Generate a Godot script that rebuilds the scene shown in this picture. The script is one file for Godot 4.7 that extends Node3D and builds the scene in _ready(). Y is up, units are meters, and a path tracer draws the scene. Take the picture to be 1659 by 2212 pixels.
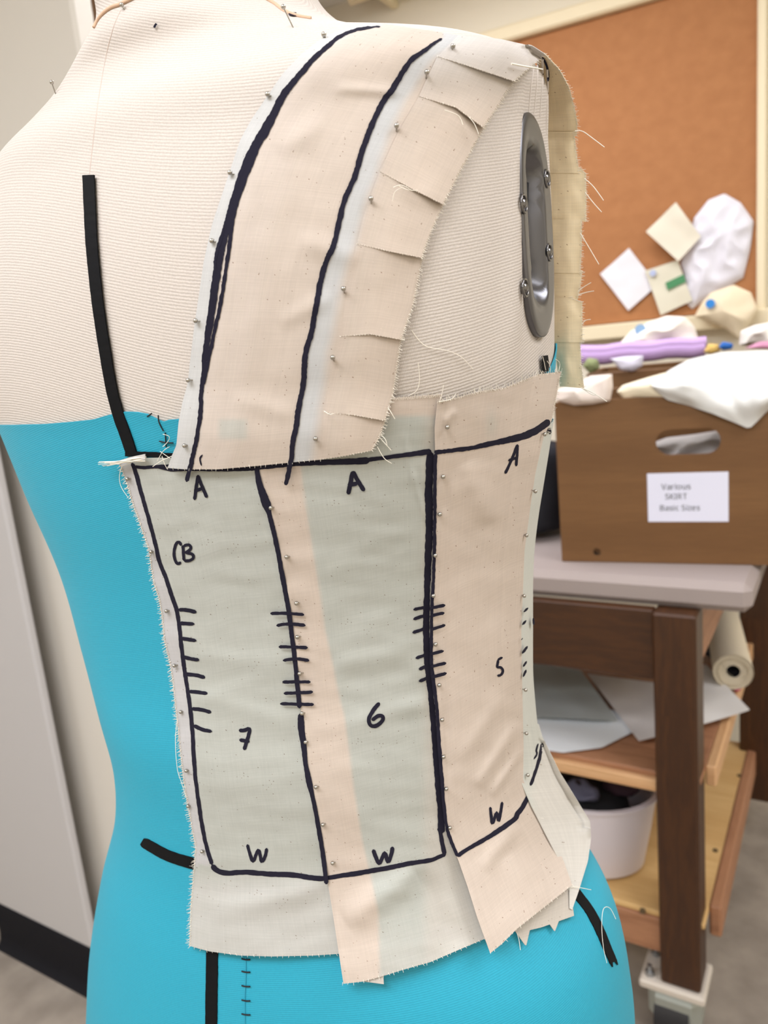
extends Node3D
# A dress form seen close from behind, draped with pinned and marked muslin panels, in a sewing workroom.

const F := 1650.0                      # focal length in pixels of the 1659 x 2212 frame
const CX := 829.5
const CY := 1106.0
var CAM := Vector3(0, 1.36, 0)
var CB := Basis(Vector3(0.995283539, -0.0949782375, 0.0197436653), Vector3(0.0970086487, 0.974452047, -0.202564878), Vector3(0.0, 0.203524795, 0.979069792))

# ---------------------------------------------------------------- body of the dress form
const PSI := 0.50614548                # the form is turned by 29 degrees
var AX := Vector3(-0.0657, 1.36, -0.473)
var BR := Vector3(cos(PSI), 0, sin(PSI))
var BB := Vector3(-sin(PSI), 0, cos(PSI))
const H0 := -0.46
const H1 := 0.25
const NT := 700
var tw := PackedFloat64Array()
var tl := PackedFloat64Array()
var td := PackedFloat64Array()
var tz := PackedFloat64Array()
var tf := PackedFloat64Array()
var tp := PackedFloat64Array()

func hermite(k, v, x: float) -> float:
	var n: int = k.size()
	if x <= k[0]: return v[0]
	if x >= k[n - 1]: return v[n - 1]
	var i := 0
	while i < n - 2 and x > k[i + 1]: i += 1
	var d: float = k[i + 1] - k[i]
	var m := [0.0, 0.0]
	for e in 2:
		var j: int = i + e
		if j == 0: m[e] = (v[1] - v[0]) / (k[1] - k[0])
		elif j == n - 1: m[e] = (v[n - 1] - v[n - 2]) / (k[n - 1] - k[n - 2])
		else:
			var a: float = k[j] - k[j - 1]
			var b: float = k[j + 1] - k[j]
			m[e] = ((v[j] - v[j - 1]) / a * b + (v[j + 1] - v[j]) / b * a) / (a + b)
	var t: float = (x - k[i]) / d
	return (2 * t * t * t - 3 * t * t + 1) * v[i] + (t * t * t - 2 * t * t + t) * d * m[0] + (-2 * t * t * t + 3 * t * t) * v[i + 1] + (t * t * t - t * t) * d * m[1]

func lin(k, v, x: float) -> float:
	var n: int = k.size()
	if x <= k[0]: return v[0]
	for i in n - 1:
		if x <= k[i + 1]: return lerpf(v[i], v[i + 1], (x - k[i]) / (k[i + 1] - k[i]))
	return v[n - 1]

func smooth(a: PackedFloat64Array, w: int, times: int) -> PackedFloat64Array:
	for q in times:
		var o := a.duplicate()
		for i in a.size():
			var s := 0.0
			for j in range(-w, w + 1): s += a[clampi(i + j, 0, a.size() - 1)]
			o[i] = s / (2 * w + 1)
		a = o
	return a

func body_tables() -> void:
	var K := [-0.46, -0.4, -0.34, -0.29, -0.25, -0.21, -0.17, -0.12, -0.06, 0.0, 0.06, 0.1, 0.125, 0.14, 0.15, 0.162, 0.175, 0.19, 0.21, 0.27]
	var W := [0.2042, 0.2033, 0.1922, 0.1625, 0.1515, 0.1489, 0.1500, 0.1532, 0.1655, 0.1820, 0.1872, 0.1872, 0.1866, 0.1590, 0.1195, 0.0870, 0.0682, 0.0582, 0.0552, 0.0563]
	var WL := [0.2001, 0.1851, 0.1637, 0.1424, 0.1356, 0.1411, 0.1529, 0.1606, 0.1774, 0.1892, 0.1904, 0.1828, 0.1629, 0.1423, 0.1146, 0.0722, 0.0489, 0.0425, 0.0465, 0.0569]
	var DB := [0.1384, 0.1302, 0.1187, 0.1075, 0.1047, 0.1052, 0.1009, 0.1021, 0.1106, 0.1182, 0.1165, 0.1077, 0.0991, 0.0846, 0.0793, 0.0803, 0.0748, 0.0749, 0.0743, 0.0723]
	for i in NT + 1:
		var h := H0 + (H1 - H0) * i / NT
		tw.append(hermite(K, W, h)); tl.append(hermite(K, WL, h)); td.append(hermite(K, DB, h))
		tz.append(lin([-0.46, 0, 0.10, 0.15, 0.175, 0.19, 0.27], [0, -0.01, -0.03, -0.03, -0.005, 0.01, 0.015], h))
		tf.append(lin([-0.46, -0.40, -0.2, 0, 0.1, 0.15, 0.175, 0.19, 0.27], [0.125, 0.125, 0.105, 0.13, 0.10, 0.07, 0.06, 0.055, 0.055], h))
		tp.append(lin([-0.46, -0.14, -0.08, -0.03, 0, 0.115, 0.135, 0.16, 0.27], [0.5, 0.4, 0.2, 0.178, 0.172, 0.172, 0.179, 0.181, 0.3], h))
	tz = smooth(tz, 6, 2); tf = smooth(tf, 6, 2); tp = smooth(tp, 8, 2)
	tw = smooth(tw, 2, 1); td = smooth(td, 2, 1)

func rad(h: float, c: float, s: float) -> float:      # radius of the body at height h towards (c, s)
	var x := clampf((h - H0) / (H1 - H0), 0.0, 0.99999) * NT
	var i := int(x)
	var f := x - i
	var w := lerpf(tw[i], tw[i + 1], f) if c > 0 else lerpf(tl[i], tl[i + 1], f)
	var zc := lerpf(tz[i], tz[i + 1], f)
	var d := lerpf(td[i], td[i + 1], f) - zc if s > 0 else lerpf(tf[i], tf[i + 1], f) + zc
	var r := pow(pow(absf(c) / w, 2.3) + pow(absf(s) / d, 2.3), -1.0 / 2.3)
	if absf(c) > 0.3 and h > -0.2:
		var p := lerpf(tp[i], tp[i + 1], f) / absf(c)
		if p < r * 1.4: r = pow(pow(r, -16.0) + pow(p, -16.0), -1.0 / 16.0)
	if c > 0.8 and h > -0.03 and h < 0.15:              # the padded rim behind the arm plate
		var a := (atan2(s, c) - 0.215) / 0.055
		r += 0.0032 * exp(-a * a) * smoothstep(-0.03, 0.01, h) * (1.0 - smoothstep(0.115, 0.145, h))
	return r

func zcen(h: float) -> float:
	var x := clampf((h - H0) / (H1 - H0), 0.0, 0.99999) * NT
	return lerpf(tz[int(x)], tz[int(x) + 1], x - int(x))

func body_point(h: float, th: float, off: float) -> Vector3:
	var r := rad(h, cos(th), sin(th)) + off
	return AX + BR * (r * cos(th)) + BB * (r * sin(th) + zcen(h)) + Vector3(0, h, 0)

func gap(p: Vector3) -> float:
	var q := p - AX
	var h := q.y
	var x := q.dot(BR)
	var z := q.dot(BB) - zcen(h)
	var r := sqrt(x * x + z * z)
	if r < 1e-6: return -0.1
	var g := r - rad(h, x / r, z / r)
	if h > H1: g += (h - H1) * 3.0
	return g

var last_t := 0.3
func ray(p: Vector2) -> Vector3:
	return CB * Vector3((p.x - CX) / F, -(p.y - CY) / F, -1.0)

func hit(p: Vector2, off := 0.0) -> Vector3:            # where the sight line of a pixel meets the body grown by off
	var d := ray(p)
	var t := maxf(0.26, last_t - 0.025)
	if gap(CAM + d * t) - off < 0: t = 0.26
	var t0 := t
	var f0 := gap(CAM + d * t) - off
	var best := f0
	var tb := t
	while t < 0.75:
		t += 0.01
		var f1 := gap(CAM + d * t) - off
		if f1 < 0:
			var t1 := t
			for q in 6:
				var tm := t0 + (t1 - t0) * clampf(f0 / (f0 - f1), 0.05, 0.95)
				var fm := gap(CAM + d * tm) - off
				if fm > 0:
					t0 = tm; f0 = fm
				else:
					t1 = tm; f1 = fm
				if absf(fm) < 1e-6: break
			last_t = t0 if f0 < -f1 else t1
			return CAM + d * last_t
		if f1 < best:
			best = f1; tb = t
		t0 = t; f0 = f1
	# past the edge of the body: the point of nearest approach
	var a := tb - 0.01
	var b := tb + 0.01
	for q in 14:
		var m1 := a + (b - a) * 0.38
		var m2 := a + (b - a) * 0.62
		if gap(CAM + d * m1) < gap(CAM + d * m2): b = m2
		else: a = m1
	last_t = (a + b) / 2
	return CAM + d * last_t

func hit_normal(p: Vector2, off := 0.0) -> Vector3:
	var a := hit(p, off)
	var u := hit(p + Vector2(3, 0), off) - a
	var v := hit(p + Vector2(0, 3), off) - a
	var n := u.cross(v).normalized()
	return n if n.dot(CAM - a) > 0 else -n

# ---------------------------------------------------------------- nodes
var taken := {}
func numbered(called: String) -> String:
	if not taken.has(called):
		taken[called] = 0
		return called
	taken[called] += 1
	return "%s_%03d" % [called, taken[called]]

func thing(called: String, at: Vector3, label: String, category: String, group := "") -> Node3D:
	var o := Node3D.new()
	o.name = numbered(called)
	o.position = at
	add_child(o)
	o.set_meta("label", label); o.set_meta("category", category)
	if group: o.set_meta("group", group)
	return o

func part(called: String, m: Mesh, mat: Material, parent: Node, label := "", kind := "") -> MeshInstance3D:
	var o := MeshInstance3D.new()
	o.name = called
	o.mesh = m
	o.material_override = null
	for i in m.get_surface_count():
		if m is ArrayMesh: m.surface_set_material(i, mat)
		else: m.material = mat
	parent.add_child(o, true)
	if label: o.set_meta("label", label)
	if kind: o.set_meta("kind", kind)
	return o

func struct(called: String, m: Mesh, mat: Material, parent: Node = null) -> MeshInstance3D:
	var o := MeshInstance3D.new()
	o.name = called
	o.mesh = m
	for i in m.get_surface_count():
		if m is ArrayMesh: m.surface_set_material(i, mat)
		else: m.material = mat
	(parent if parent else self).add_child(o, true)
	if parent == null: o.set_meta("kind", "structure")
	return o

# ---------------------------------------------------------------- mesh collector (world coordinates, moved to a thing's base on commit)
class MB:
	var v := PackedVector3Array()
	var n := PackedVector3Array()
	var uv := PackedVector2Array()
	var c := PackedColorArray()
	var ix := PackedInt32Array()
	func vert(p: Vector3, nn: Vector3, t := Vector2.ZERO, col := Color.WHITE) -> int:
		v.append(p); n.append(nn); uv.append(t); c.append(col)
		return v.size() - 1
	func tri(a: int, b: int, d: int) -> void:             # wound so that its front is on the side of its normals
		var g := (v[b] - v[a]).cross(v[d] - v[a])
		if g.dot(n[a] + n[b] + n[d]) > 0:
			ix.append(a); ix.append(d); ix.append(b)
		else:
			ix.append(a); ix.append(b); ix.append(d)
	func quad(a: int, b: int, d: int, e: int) -> void:
		tri(a, b, d); tri(a, d, e)
	func mesh(base := Vector3.ZERO) -> ArrayMesh:
		var m := ArrayMesh.new()
		if v.is_empty(): return m
		var moved := PackedVector3Array()
		moved.resize(v.size())
		for i in v.size(): moved[i] = v[i] - base
		var a := []
		a.resize(Mesh.ARRAY_MAX)
		a[Mesh.ARRAY_VERTEX] = moved; a[Mesh.ARRAY_NORMAL] = n; a[Mesh.ARRAY_TEX_UV] = uv; a[Mesh.ARRAY_COLOR] = c; a[Mesh.ARRAY_INDEX] = ix
		m.add_surface_from_arrays(Mesh.PRIMITIVE_TRIANGLES, a)
		return m
	func face(a: Vector3, b: Vector3, d: Vector3, e: Vector3, out: Vector3, su := 1.0) -> void:   # a flat quad facing out
		var nn := (b - a).cross(d - a).normalized()
		if nn.dot(out) < 0: nn = -nn
		var w := a.distance_to(b) * su
		var hh := a.distance_to(e) * su
		quad(vert(a, nn, Vector2(0, 0)), vert(b, nn, Vector2(w, 0)), vert(d, nn, Vector2(w, hh)), vert(e, nn, Vector2(0, hh)))
	# a box from lo to hi in the frame (o, ex, ey, ez), its edges chamfered by k; grain runs along the long side
	func box(o: Vector3, ex: Vector3, ey: Vector3, ez: Vector3, lo: Vector3, hi: Vector3, k := 0.002) -> void:
		var ax := [ex, ey, ez]
		var mid := (lo + hi) / 2
		var hf := (hi - lo) / 2
		k = minf(k, minf(hf.x, minf(hf.y, hf.z)) * 0.5)
		var long := 0
		if hf.y > hf[long]: long = 1
		if hf.z > hf[long]: long = 2
		var at := func(q: Vector3) -> Vector3: return o + ex * (mid.x + q.x) + ey * (mid.y + q.y) + ez * (mid.z + q.z)
		for f in 3:
			var i := (f + 1) % 3
			var j := (f + 2) % 3
			for s in [-1.0, 1.0]:
				var ids := []
				for w in [[-1, -1], [1, -1], [1, 1], [-1, 1]]:
					var q := Vector3()
					q[f] = s * hf[f]; q[i] = w[0] * (hf[i] - k); q[j] = w[1] * (hf[j] - k)
					var t := Vector2(q[i], q[j]) if long == i else Vector2(q[j], q[i]) if long == j else Vector2(q[i], q[j])
					ids.append(vert(at.call(q), ax[f] * s, t + Vector2(mid.x + 3.1 * mid.y, mid.z)))
				quad(ids[0], ids[1], ids[2], ids[3])
			for s in [-1.0, 1.0]:                             # chamfers along axis f
				for s2 in [-1.0, 1.0]:
					var nn: Vector3 = (ax[i] * s + ax[j] * s2).normalized()
					var p := []
					for e in [-1.0, 1.0]:
						var q := Vector3()
						q[f] = e * (hf[f] - k); q[i] = s * hf[i]; q[j] = s2 * (hf[j] - k)
						p.append(at.call(q))
						q[i] = s * (hf[i] - k); q[j] = s2 * hf[j]
						p.append(at.call(q))
					quad(vert(p[0], nn), vert(p[1], nn), vert(p[3], nn), vert(p[2], nn))
		for c in 8:                                           # corners
			var sg := Vector3(1 if c & 1 else -1, 1 if c & 2 else -1, 1 if c & 4 else -1)
			var nn: Vector3 = (ex * sg.x + ey * sg.y + ez * sg.z).normalized()
			var ids := []
			for f in 3:
				var q := sg * (hf - Vector3.ONE * k)
				q[f] = sg[f] * hf[f]
				ids.append(vert(at.call(q), nn))
			tri(ids[0], ids[1], ids[2])
	func tube(pts: PackedVector3Array, r0: float, r1 := -1.0, sides := 6, caps := true, col := Color.WHITE) -> void:
		if r1 < 0: r1 = r0
		var rings := []
		var up := Vector3.UP
		for i in pts.size():
			var d := (pts[mini(i + 1, pts.size() - 1)] - pts[maxi(i - 1, 0)]).normalized()
			if absf(d.dot(up)) > 0.95: up = Vector3.RIGHT if absf(d.x) < 0.9 else Vector3.BACK
			var a := d.cross(up).normalized()
			var b := a.cross(d).normalized()
			up = b
			var r := lerpf(r0, r1, float(i) / maxi(1, pts.size() - 1))
			var ring := []
			for k in sides + 1:
				var w := TAU * k / sides
				var nn := a * cos(w) + b * sin(w)
				ring.append(vert(pts[i] + nn * r, nn, Vector2(float(k) / sides, i * 0.1), col))
			rings.append(ring)
			if i:
				for k in sides: quad(rings[i - 1][k], rings[i - 1][k + 1], ring[k + 1], ring[k])
			if caps and (i == 0 or i == pts.size() - 1):
				var o := vert(pts[i], d if i else -d, Vector2.ZERO, col)
				for k in sides:
					tri(o, vert(v[ring[k]], n[o], Vector2.ZERO, col), vert(v[ring[k + 1]], n[o], Vector2.ZERO, col))
	func ball(p: Vector3, r: float, rings := 6, sides := 10, squash := Vector3.ONE) -> void:
		var ids := []
		for i in rings + 1:
			var row := []
			for k in sides + 1:
				var d := Vector3(sin(PI * i / rings) * cos(TAU * k / sides), cos(PI * i / rings), sin(PI * i / rings) * sin(TAU * k / sides))
				row.append(vert(p + d * squash * r, (d / squash).normalized(), Vector2(float(k) / sides, float(i) / rings)))
			ids.append(row)
			if i:
				for k in sides: quad(ids[i - 1][k], ids[i - 1][k + 1], row[k + 1], row[k])
	# a sheet through rows of points; facing tells which side its front is on; thick gives it a back and a rim
	func sheet(rows: Array, facing: Callable, thick := 0.0, uvs = null, cols = null) -> void:
		var R: int = rows.size()
		var C: int = rows[0].size()
		var nr := []
		for i in R:
			var line := PackedVector3Array()
			for j in C:
				var du: Vector3 = rows[i][mini(j + 1, C - 1)] - rows[i][maxi(j - 1, 0)]
				var dv: Vector3 = rows[mini(i + 1, R - 1)][j] - rows[maxi(i - 1, 0)][j]
				var nn := du.cross(dv).normalized()
				if nn.dot(facing.call(rows[i][j])) < 0: nn = -nn
				line.append(nn)
			nr.append(line)
		for side in (2 if thick > 0 else 1):
			var ids := []
			for i in R:
				var row := PackedInt32Array()
				for j in C:
					row.append(vert(rows[i][j] - nr[i][j] * (thick * side), nr[i][j] * (1 - 2 * side), uvs[i][j] if uvs else Vector2(j, i), cols[i][j] if cols else Color.WHITE))
				ids.append(row)
			for i in R - 1:
				for j in C - 1: quad(ids[i][j], ids[i][j + 1], ids[i + 1][j + 1], ids[i + 1][j])
		if thick > 0:
			var rim := []
			for j in C: rim.append([0, j])
			for i in range(1, R): rim.append([i, C - 1])
			for j in range(C - 2, -1, -1): rim.append([R - 1, j])
			for i in range(R - 2, -1, -1): rim.append([i, 0])
			for q in rim.size() - 1:
				var a: Vector3 = rows[rim[q][0]][rim[q][1]]
				var b: Vector3 = rows[rim[q + 1][0]][rim[q + 1][1]]
				var na: Vector3 = nr[rim[q][0]][rim[q][1]]
				var nb: Vector3 = nr[rim[q + 1][0]][rim[q + 1][1]]
				var o := (b - a).cross(na).normalized()
				if o.dot(a - rows[R / 2][C / 2]) < 0: o = -o
				var ca: Color = cols[rim[q][0]][rim[q][1]] if cols else Color.WHITE
				quad(vert(a, o, Vector2.ZERO, ca), vert(b, o, Vector2.ZERO, ca), vert(b - nb * thick, o, Vector2.ZERO, ca), vert(a - na * thick, o, Vector2.ZERO, ca))

# ---------------------------------------------------------------- lines drawn over the photograph's pixels, laid on the body
func P(a: Array) -> PackedVector2Array:
	var o := PackedVector2Array()
	for i in a.size() / 2: o.append(Vector2(a[2 * i], a[2 * i + 1]))
	return o

func along(l: PackedVector2Array, s: float) -> Vector2:
	var total := 0.0
	for i in l.size() - 1: total += l[i].distance_to(l[i + 1])
	var want := total * clampf(s, 0, 1)
	for i in l.size() - 1:
		var d := l[i].distance_to(l[i + 1])
		if want <= d or i == l.size() - 2: return l[i].lerp(l[i + 1], want / maxf(d, 1e-6))
		want -= d
	return l[-1]

func length(l: PackedVector2Array) -> float:
	var total := 0.0
	for i in l.size() - 1: total += l[i].distance_to(l[i + 1])
	return total

func resample(l: PackedVector2Array, step: float, curve := true) -> PackedVector2Array:
	var fine := l
	if curve and l.size() > 2:
		fine = PackedVector2Array()
		for i in l.size() - 1:
			for q in 6:
				fine.append(l[i].cubic_interpolate(l[i + 1], l[maxi(i - 1, 0)], l[mini(i + 2, l.size() - 1)], q / 6.0))
		fine.append(l[-1])
	var n := maxi(1, roundi(length(fine) / step))
	var out := PackedVector2Array()
	var total := length(fine)
	var i := 0
	var done := 0.0
	for k in n + 1:
		var want := total * k / n
		while i < fine.size() - 2 and done + fine[i].distance_to(fine[i + 1]) < want:
			done += fine[i].distance_to(fine[i + 1]); i += 1
		out.append(fine[i].lerp(fine[i + 1], clampf((want - done) / maxf(1e-6, fine[i].distance_to(fine[i + 1])), 0, 1)))
	return out

var rng := RandomNumberGenerator.new()
var relief := FastNoiseLite.new()

# a flat ribbon of the given width in pixels; place turns a pixel into a point; rough makes its edge uneven; thick gives it body
func ribbon(mb: MB, l: PackedVector2Array, width, place: Callable, rough := 0.0, thick := 0.0, round_ends := true, step := 5.0) -> void:
	var pts := resample(l, step)
	var rows := []
	var n := pts.size()
	var left := PackedVector3Array()
	var mid := PackedVector3Array()
	var right := PackedVector3Array()
	var jl := 0.0
	var jr := 0.0
	var uvs := []
	for i in n:
		var d := (pts[mini(i + 1, n - 1)] - pts[maxi(i - 1, 0)]).normalized()
		var s := float(i) / maxi(1, n - 1)
		var w: float = width if not width is Array else lin(width[0], width[1], s)
		if rough > 0:
			jl = lerpf(jl, rng.randf_range(-rough, rough), 0.5); jr = lerpf(jr, rng.randf_range(-rough, rough), 0.5)
		if round_ends:
			var e := minf(i, n - 1 - i) * step
			if e < w * 0.5: w *= sqrt(maxf(0.12, 1.0 - pow(1.0 - e / (w * 0.5), 2.0)))
		var q := Vector2(-d.y, d.x)
		rows.append(PackedVector3Array([place.call(pts[i] + q * (w * 0.5 + jl)), place.call(pts[i]), place.call(pts[i] - q * (w * 0.5 + jr))]))
		uvs.append([Vector2(0, i * step * 0.0002), Vector2(w * 0.0001, i * step * 0.0002), Vector2(w * 0.0002, i * step * 0.0002)])
	mb.sheet(rows, func(p): return CAM - p, thick, uvs)

# a four-sided piece of cloth between four lines of pixels
func patch(top: PackedVector2Array, right: PackedVector2Array, bottom: PackedVector2Array, left: PackedVector2Array, step: float, place: Callable, tint: Callable, thick := 0.0004) -> MB:
	var mb := MB.new()
	var nu := maxi(2, roundi(maxf(length(top), length(bottom)) / step))
	var nv := maxi(2, roundi(maxf(length(left), length(right)) / step))
	var T := resample(top, length(top) / nu, false)
	var B := resample(bottom, length(bottom) / nu, false)
	var L := resample(left, length(left) / nv, false)
	var R := resample(right, length(right) / nv, false)
	var rows := []
	var uvs := []
	var cols := []
	for j in nv + 1:
		var t := float(j) / nv
		var row := PackedVector3Array()
		var uv := PackedVector2Array()
		var col := PackedColorArray()
		for i in nu + 1:
			var s := float(i) / nu
			var p := T[i] * (1 - t) + B[i] * t + L[j] * (1 - s) + R[j] * s - (T[0] * ((1 - s) * (1 - t)) + T[nu] * (s * (1 - t)) + B[0] * ((1 - s) * t) + B[nu] * (s * t))
			row.append(place.call(p))
			uv.append(Vector2(i, j) * step * 0.00024)
			col.append(tint.call(p, s, t))
		rows.append(row); uvs.append(uv); cols.append(col)
	mb.sheet(rows, func(p): return CAM - p, thick, uvs, cols)
	return mb

# loose ends along a raw edge: many short fine threads as one mesh
func fringe(l: PackedVector2Array, out: Vector2, place: Callable, every: float, long: float, parent: Node3D, lift := 0.0006) -> void:
	var mb := MB.new()
	for p in resample(l, every, false):
		var a := p + Vector2(rng.randf_range(-1, 1), rng.randf_range(-1, 1)) - out * 3.0
		var b := p + out * long * rng.randf_range(0.2, 1.0) + Vector2(out.y, -out.x) * rng.randf_range(-0.5, 0.5) * long
		var pa: Vector3 = place.call(a)
		var pb: Vector3 = place.call(b)
		var to := (CAM - pa).normalized()
		mb.tube(PackedVector3Array([pa + to * 0.0002, (pa + pb) / 2 + to * lift * rng.randf(), pb + to * lift * rng.randf_range(0, 1.5)]), 0.00016, 0.00008, 3, false)
	part("frayed_edge", mb.mesh(parent.position), thread_mat, parent, "", "stuff")

func loose(pix: Array, off: float, lift: float, parent: Node3D, called := "loose_thread", r := 0.00017, mat: Material = null) -> void:
	var pts := PackedVector3Array()
	var l := resample(P(pix), 5.0)
	for i in l.size():
		var q := hit(l[i], off)
		pts.append(q + (CAM - q).normalized() * lift * sin(PI * 0.5 * i / maxi(1, l.size() - 1)))
	var mb := MB.new()
	mb.tube(pts, r, r * 0.8, 5)
	part(called, mb.mesh(parent.position), mat if mat else thread_mat, parent)

# ---------------------------------------------------------------- materials
var thread_mat: StandardMaterial3D
func plain(c: Color, rough := 0.8, metal := 0.0) -> StandardMaterial3D:
	var m := StandardMaterial3D.new()
	m.albedo_color = c; m.roughness = rough; m.metallic = metal
	return m

func rgb(r: float, g: float, b: float) -> Color:
	return Color(r / 255.0, g / 255.0, b / 255.0)

func picture(w: int, h: int, f: Callable) -> ImageTexture:
	var im := Image.create(w, h, false, Image.FORMAT_RGB8)
	for y in h:
		for x in w: im.set_pixel(x, y, f.call(x, y))
	return ImageTexture.create_from_image(im)

func noise_tex(freq: float, octaves: int, seed_: int, a: Color, b: Color, size := 512) -> NoiseTexture2D:
	var n := FastNoiseLite.new()
	n.frequency = freq; n.fractal_octaves = octaves; n.seed = seed_; n.noise_type = FastNoiseLite.TYPE_SIMPLEX_SMOOTH
	var t := NoiseTexture2D.new()
	t.width = size; t.height = size; t.seamless = true; t.noise = n
	var g := Gradient.new()
	g.set_color(0, a); g.set_color(1, b)
	t.color_ramp = g
	return t

# woven cloth: threads both ways with slubs, and a few dark seed flecks
func weave(seed_: int, warp: float, weft: float, fleck: float) -> Array:
	var n := 512
	var r := RandomNumberGenerator.new()
	r.seed = seed_
	var across := PackedFloat32Array()
	var down := PackedFloat32Array()
	for i in n:
		across.append(r.randf()); down.append(r.randf())
	var ns := FastNoiseLite.new()
	ns.seed = seed_; ns.frequency = 0.02; ns.fractal_octaves = 3
	var im := Image.create(n, n, false, Image.FORMAT_RGB8)
	var bump := Image.create(n, n, false, Image.FORMAT_RGB8)
	for y in n:
		for x in n:
			var sl := ns.get_noise_2d(x * 0.35, y * 4.0) * 0.5 + ns.get_noise_2d(x * 4.0 + 900, y * 0.35) * 0.5
			var k := (across[x] - 0.5) * warp + (down[y] - 0.5) * weft + sl * 0.05
			var over := 0.02 if (x + y) % 2 else -0.02
			var c := clampf(0.93 + k * 0.5 + over, 0, 1)
			im.set_pixel(x, y, Color(c, c, c))
			var hgt := clampf(0.5 + k + over * 4, 0, 1)
			bump.set_pixel(x, y, Color(hgt, hgt, hgt))
	for q in int(fleck):
		var x := r.randi() % n
		var y := r.randi() % n
		var c := Color(0.50, 0.40, 0.32) if r.randf() < 0.6 else Color(1, 1, 1)
		for w in 2 + r.randi() % 4:
			for e in 1 + r.randi() % 3: im.set_pixel((x + w) % n, (y + e + w / 2) % n, c)
	return [ImageTexture.create_from_image(im), ImageTexture.create_from_image(bump)]

func cloth(tex: Array, scale: float, c: Color, bump := 0.006) -> StandardMaterial3D:
	var m := plain(c, 0.92)
	m.albedo_texture = tex[0]
	m.vertex_color_use_as_albedo = true
	m.uv1_scale = Vector3(scale, scale, 1)
	m.heightmap_enabled = true
	m.heightmap_texture = tex[1]
	m.heightmap_scale = bump
	m.metallic_specular = 0.25
	return m

func wood_tex(a: Color, b: Color, seed_: int, lines := 26.0) -> ImageTexture:      # grain runs along u
	var ns := FastNoiseLite.new()
	ns.seed = seed_; ns.frequency = 0.01; ns.fractal_octaves = 3
	return picture(512, 256, func(x, y):
		var w := ns.get_noise_2d(x * 0.25, y * 1.0) * 2.2 + ns.get_noise_2d(x * 1.5, y * 12.0) * 0.5
		var g := 0.5 + 0.5 * sin((y / 256.0 + w * 0.12) * lines)
		return a.lerp(b, clampf(g * 0.7 + ns.get_noise_2d(x * 2.0, y * 20.0) * 0.5 + 0.15, 0, 1)))

func wood(tex: Texture2D, scale := 1.0, rough := 0.5, tint := Color.WHITE) -> StandardMaterial3D:
	var m := plain(tint, rough)
	m.albedo_texture = tex
	m.uv1_scale = Vector3(scale, scale * 4.0, 1)
	return m

func dull(c: Color) -> StandardMaterial3D:
	var m := plain(c, 0.7)
	m.metallic_specular = 0.25
	return m

# ---------------------------------------------------------------- the workroom
const WY := 0.49741884                                 # the corkboard wall is turned by 28.5 degrees
const TY := 0.55850536                                 # the table and the left partition by 32 degrees
var W1 := Vector3(cos(WY), 0, sin(WY))
var W2 := Vector3(-sin(WY), 0, cos(WY))
var T1 := Vector3(cos(TY), 0, sin(TY))
var T2 := Vector3(-sin(TY), 0, cos(TY))
const CEIL := 2.47

func on_plane(p: Vector2, n: Vector3, d: float) -> Vector3:
	var r := ray(p)
	return CAM + r * ((d - CAM.dot(n)) / r.dot(n))

func slab(called: String, f1: Vector3, f2: Vector3, lo: Vector3, hi: Vector3, mat: Material, k := 0.002) -> MeshInstance3D:
	var mb := MB.new()
	mb.box(Vector3.ZERO, f1, Vector3.UP, f2, lo, hi, k)
	return struct(called, mb.mesh(), mat)

func bit(parent: Node3D, called: String, f1: Vector3, f2: Vector3, lo: Vector3, hi: Vector3, mat: Material, k := 0.002, label := "") -> MeshInstance3D:
	var mb := MB.new()
	mb.box(Vector3.ZERO, f1, Vector3.UP, f2, lo, hi, k)
	return part(called, mb.mesh(parent.position), mat, parent, label)

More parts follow.
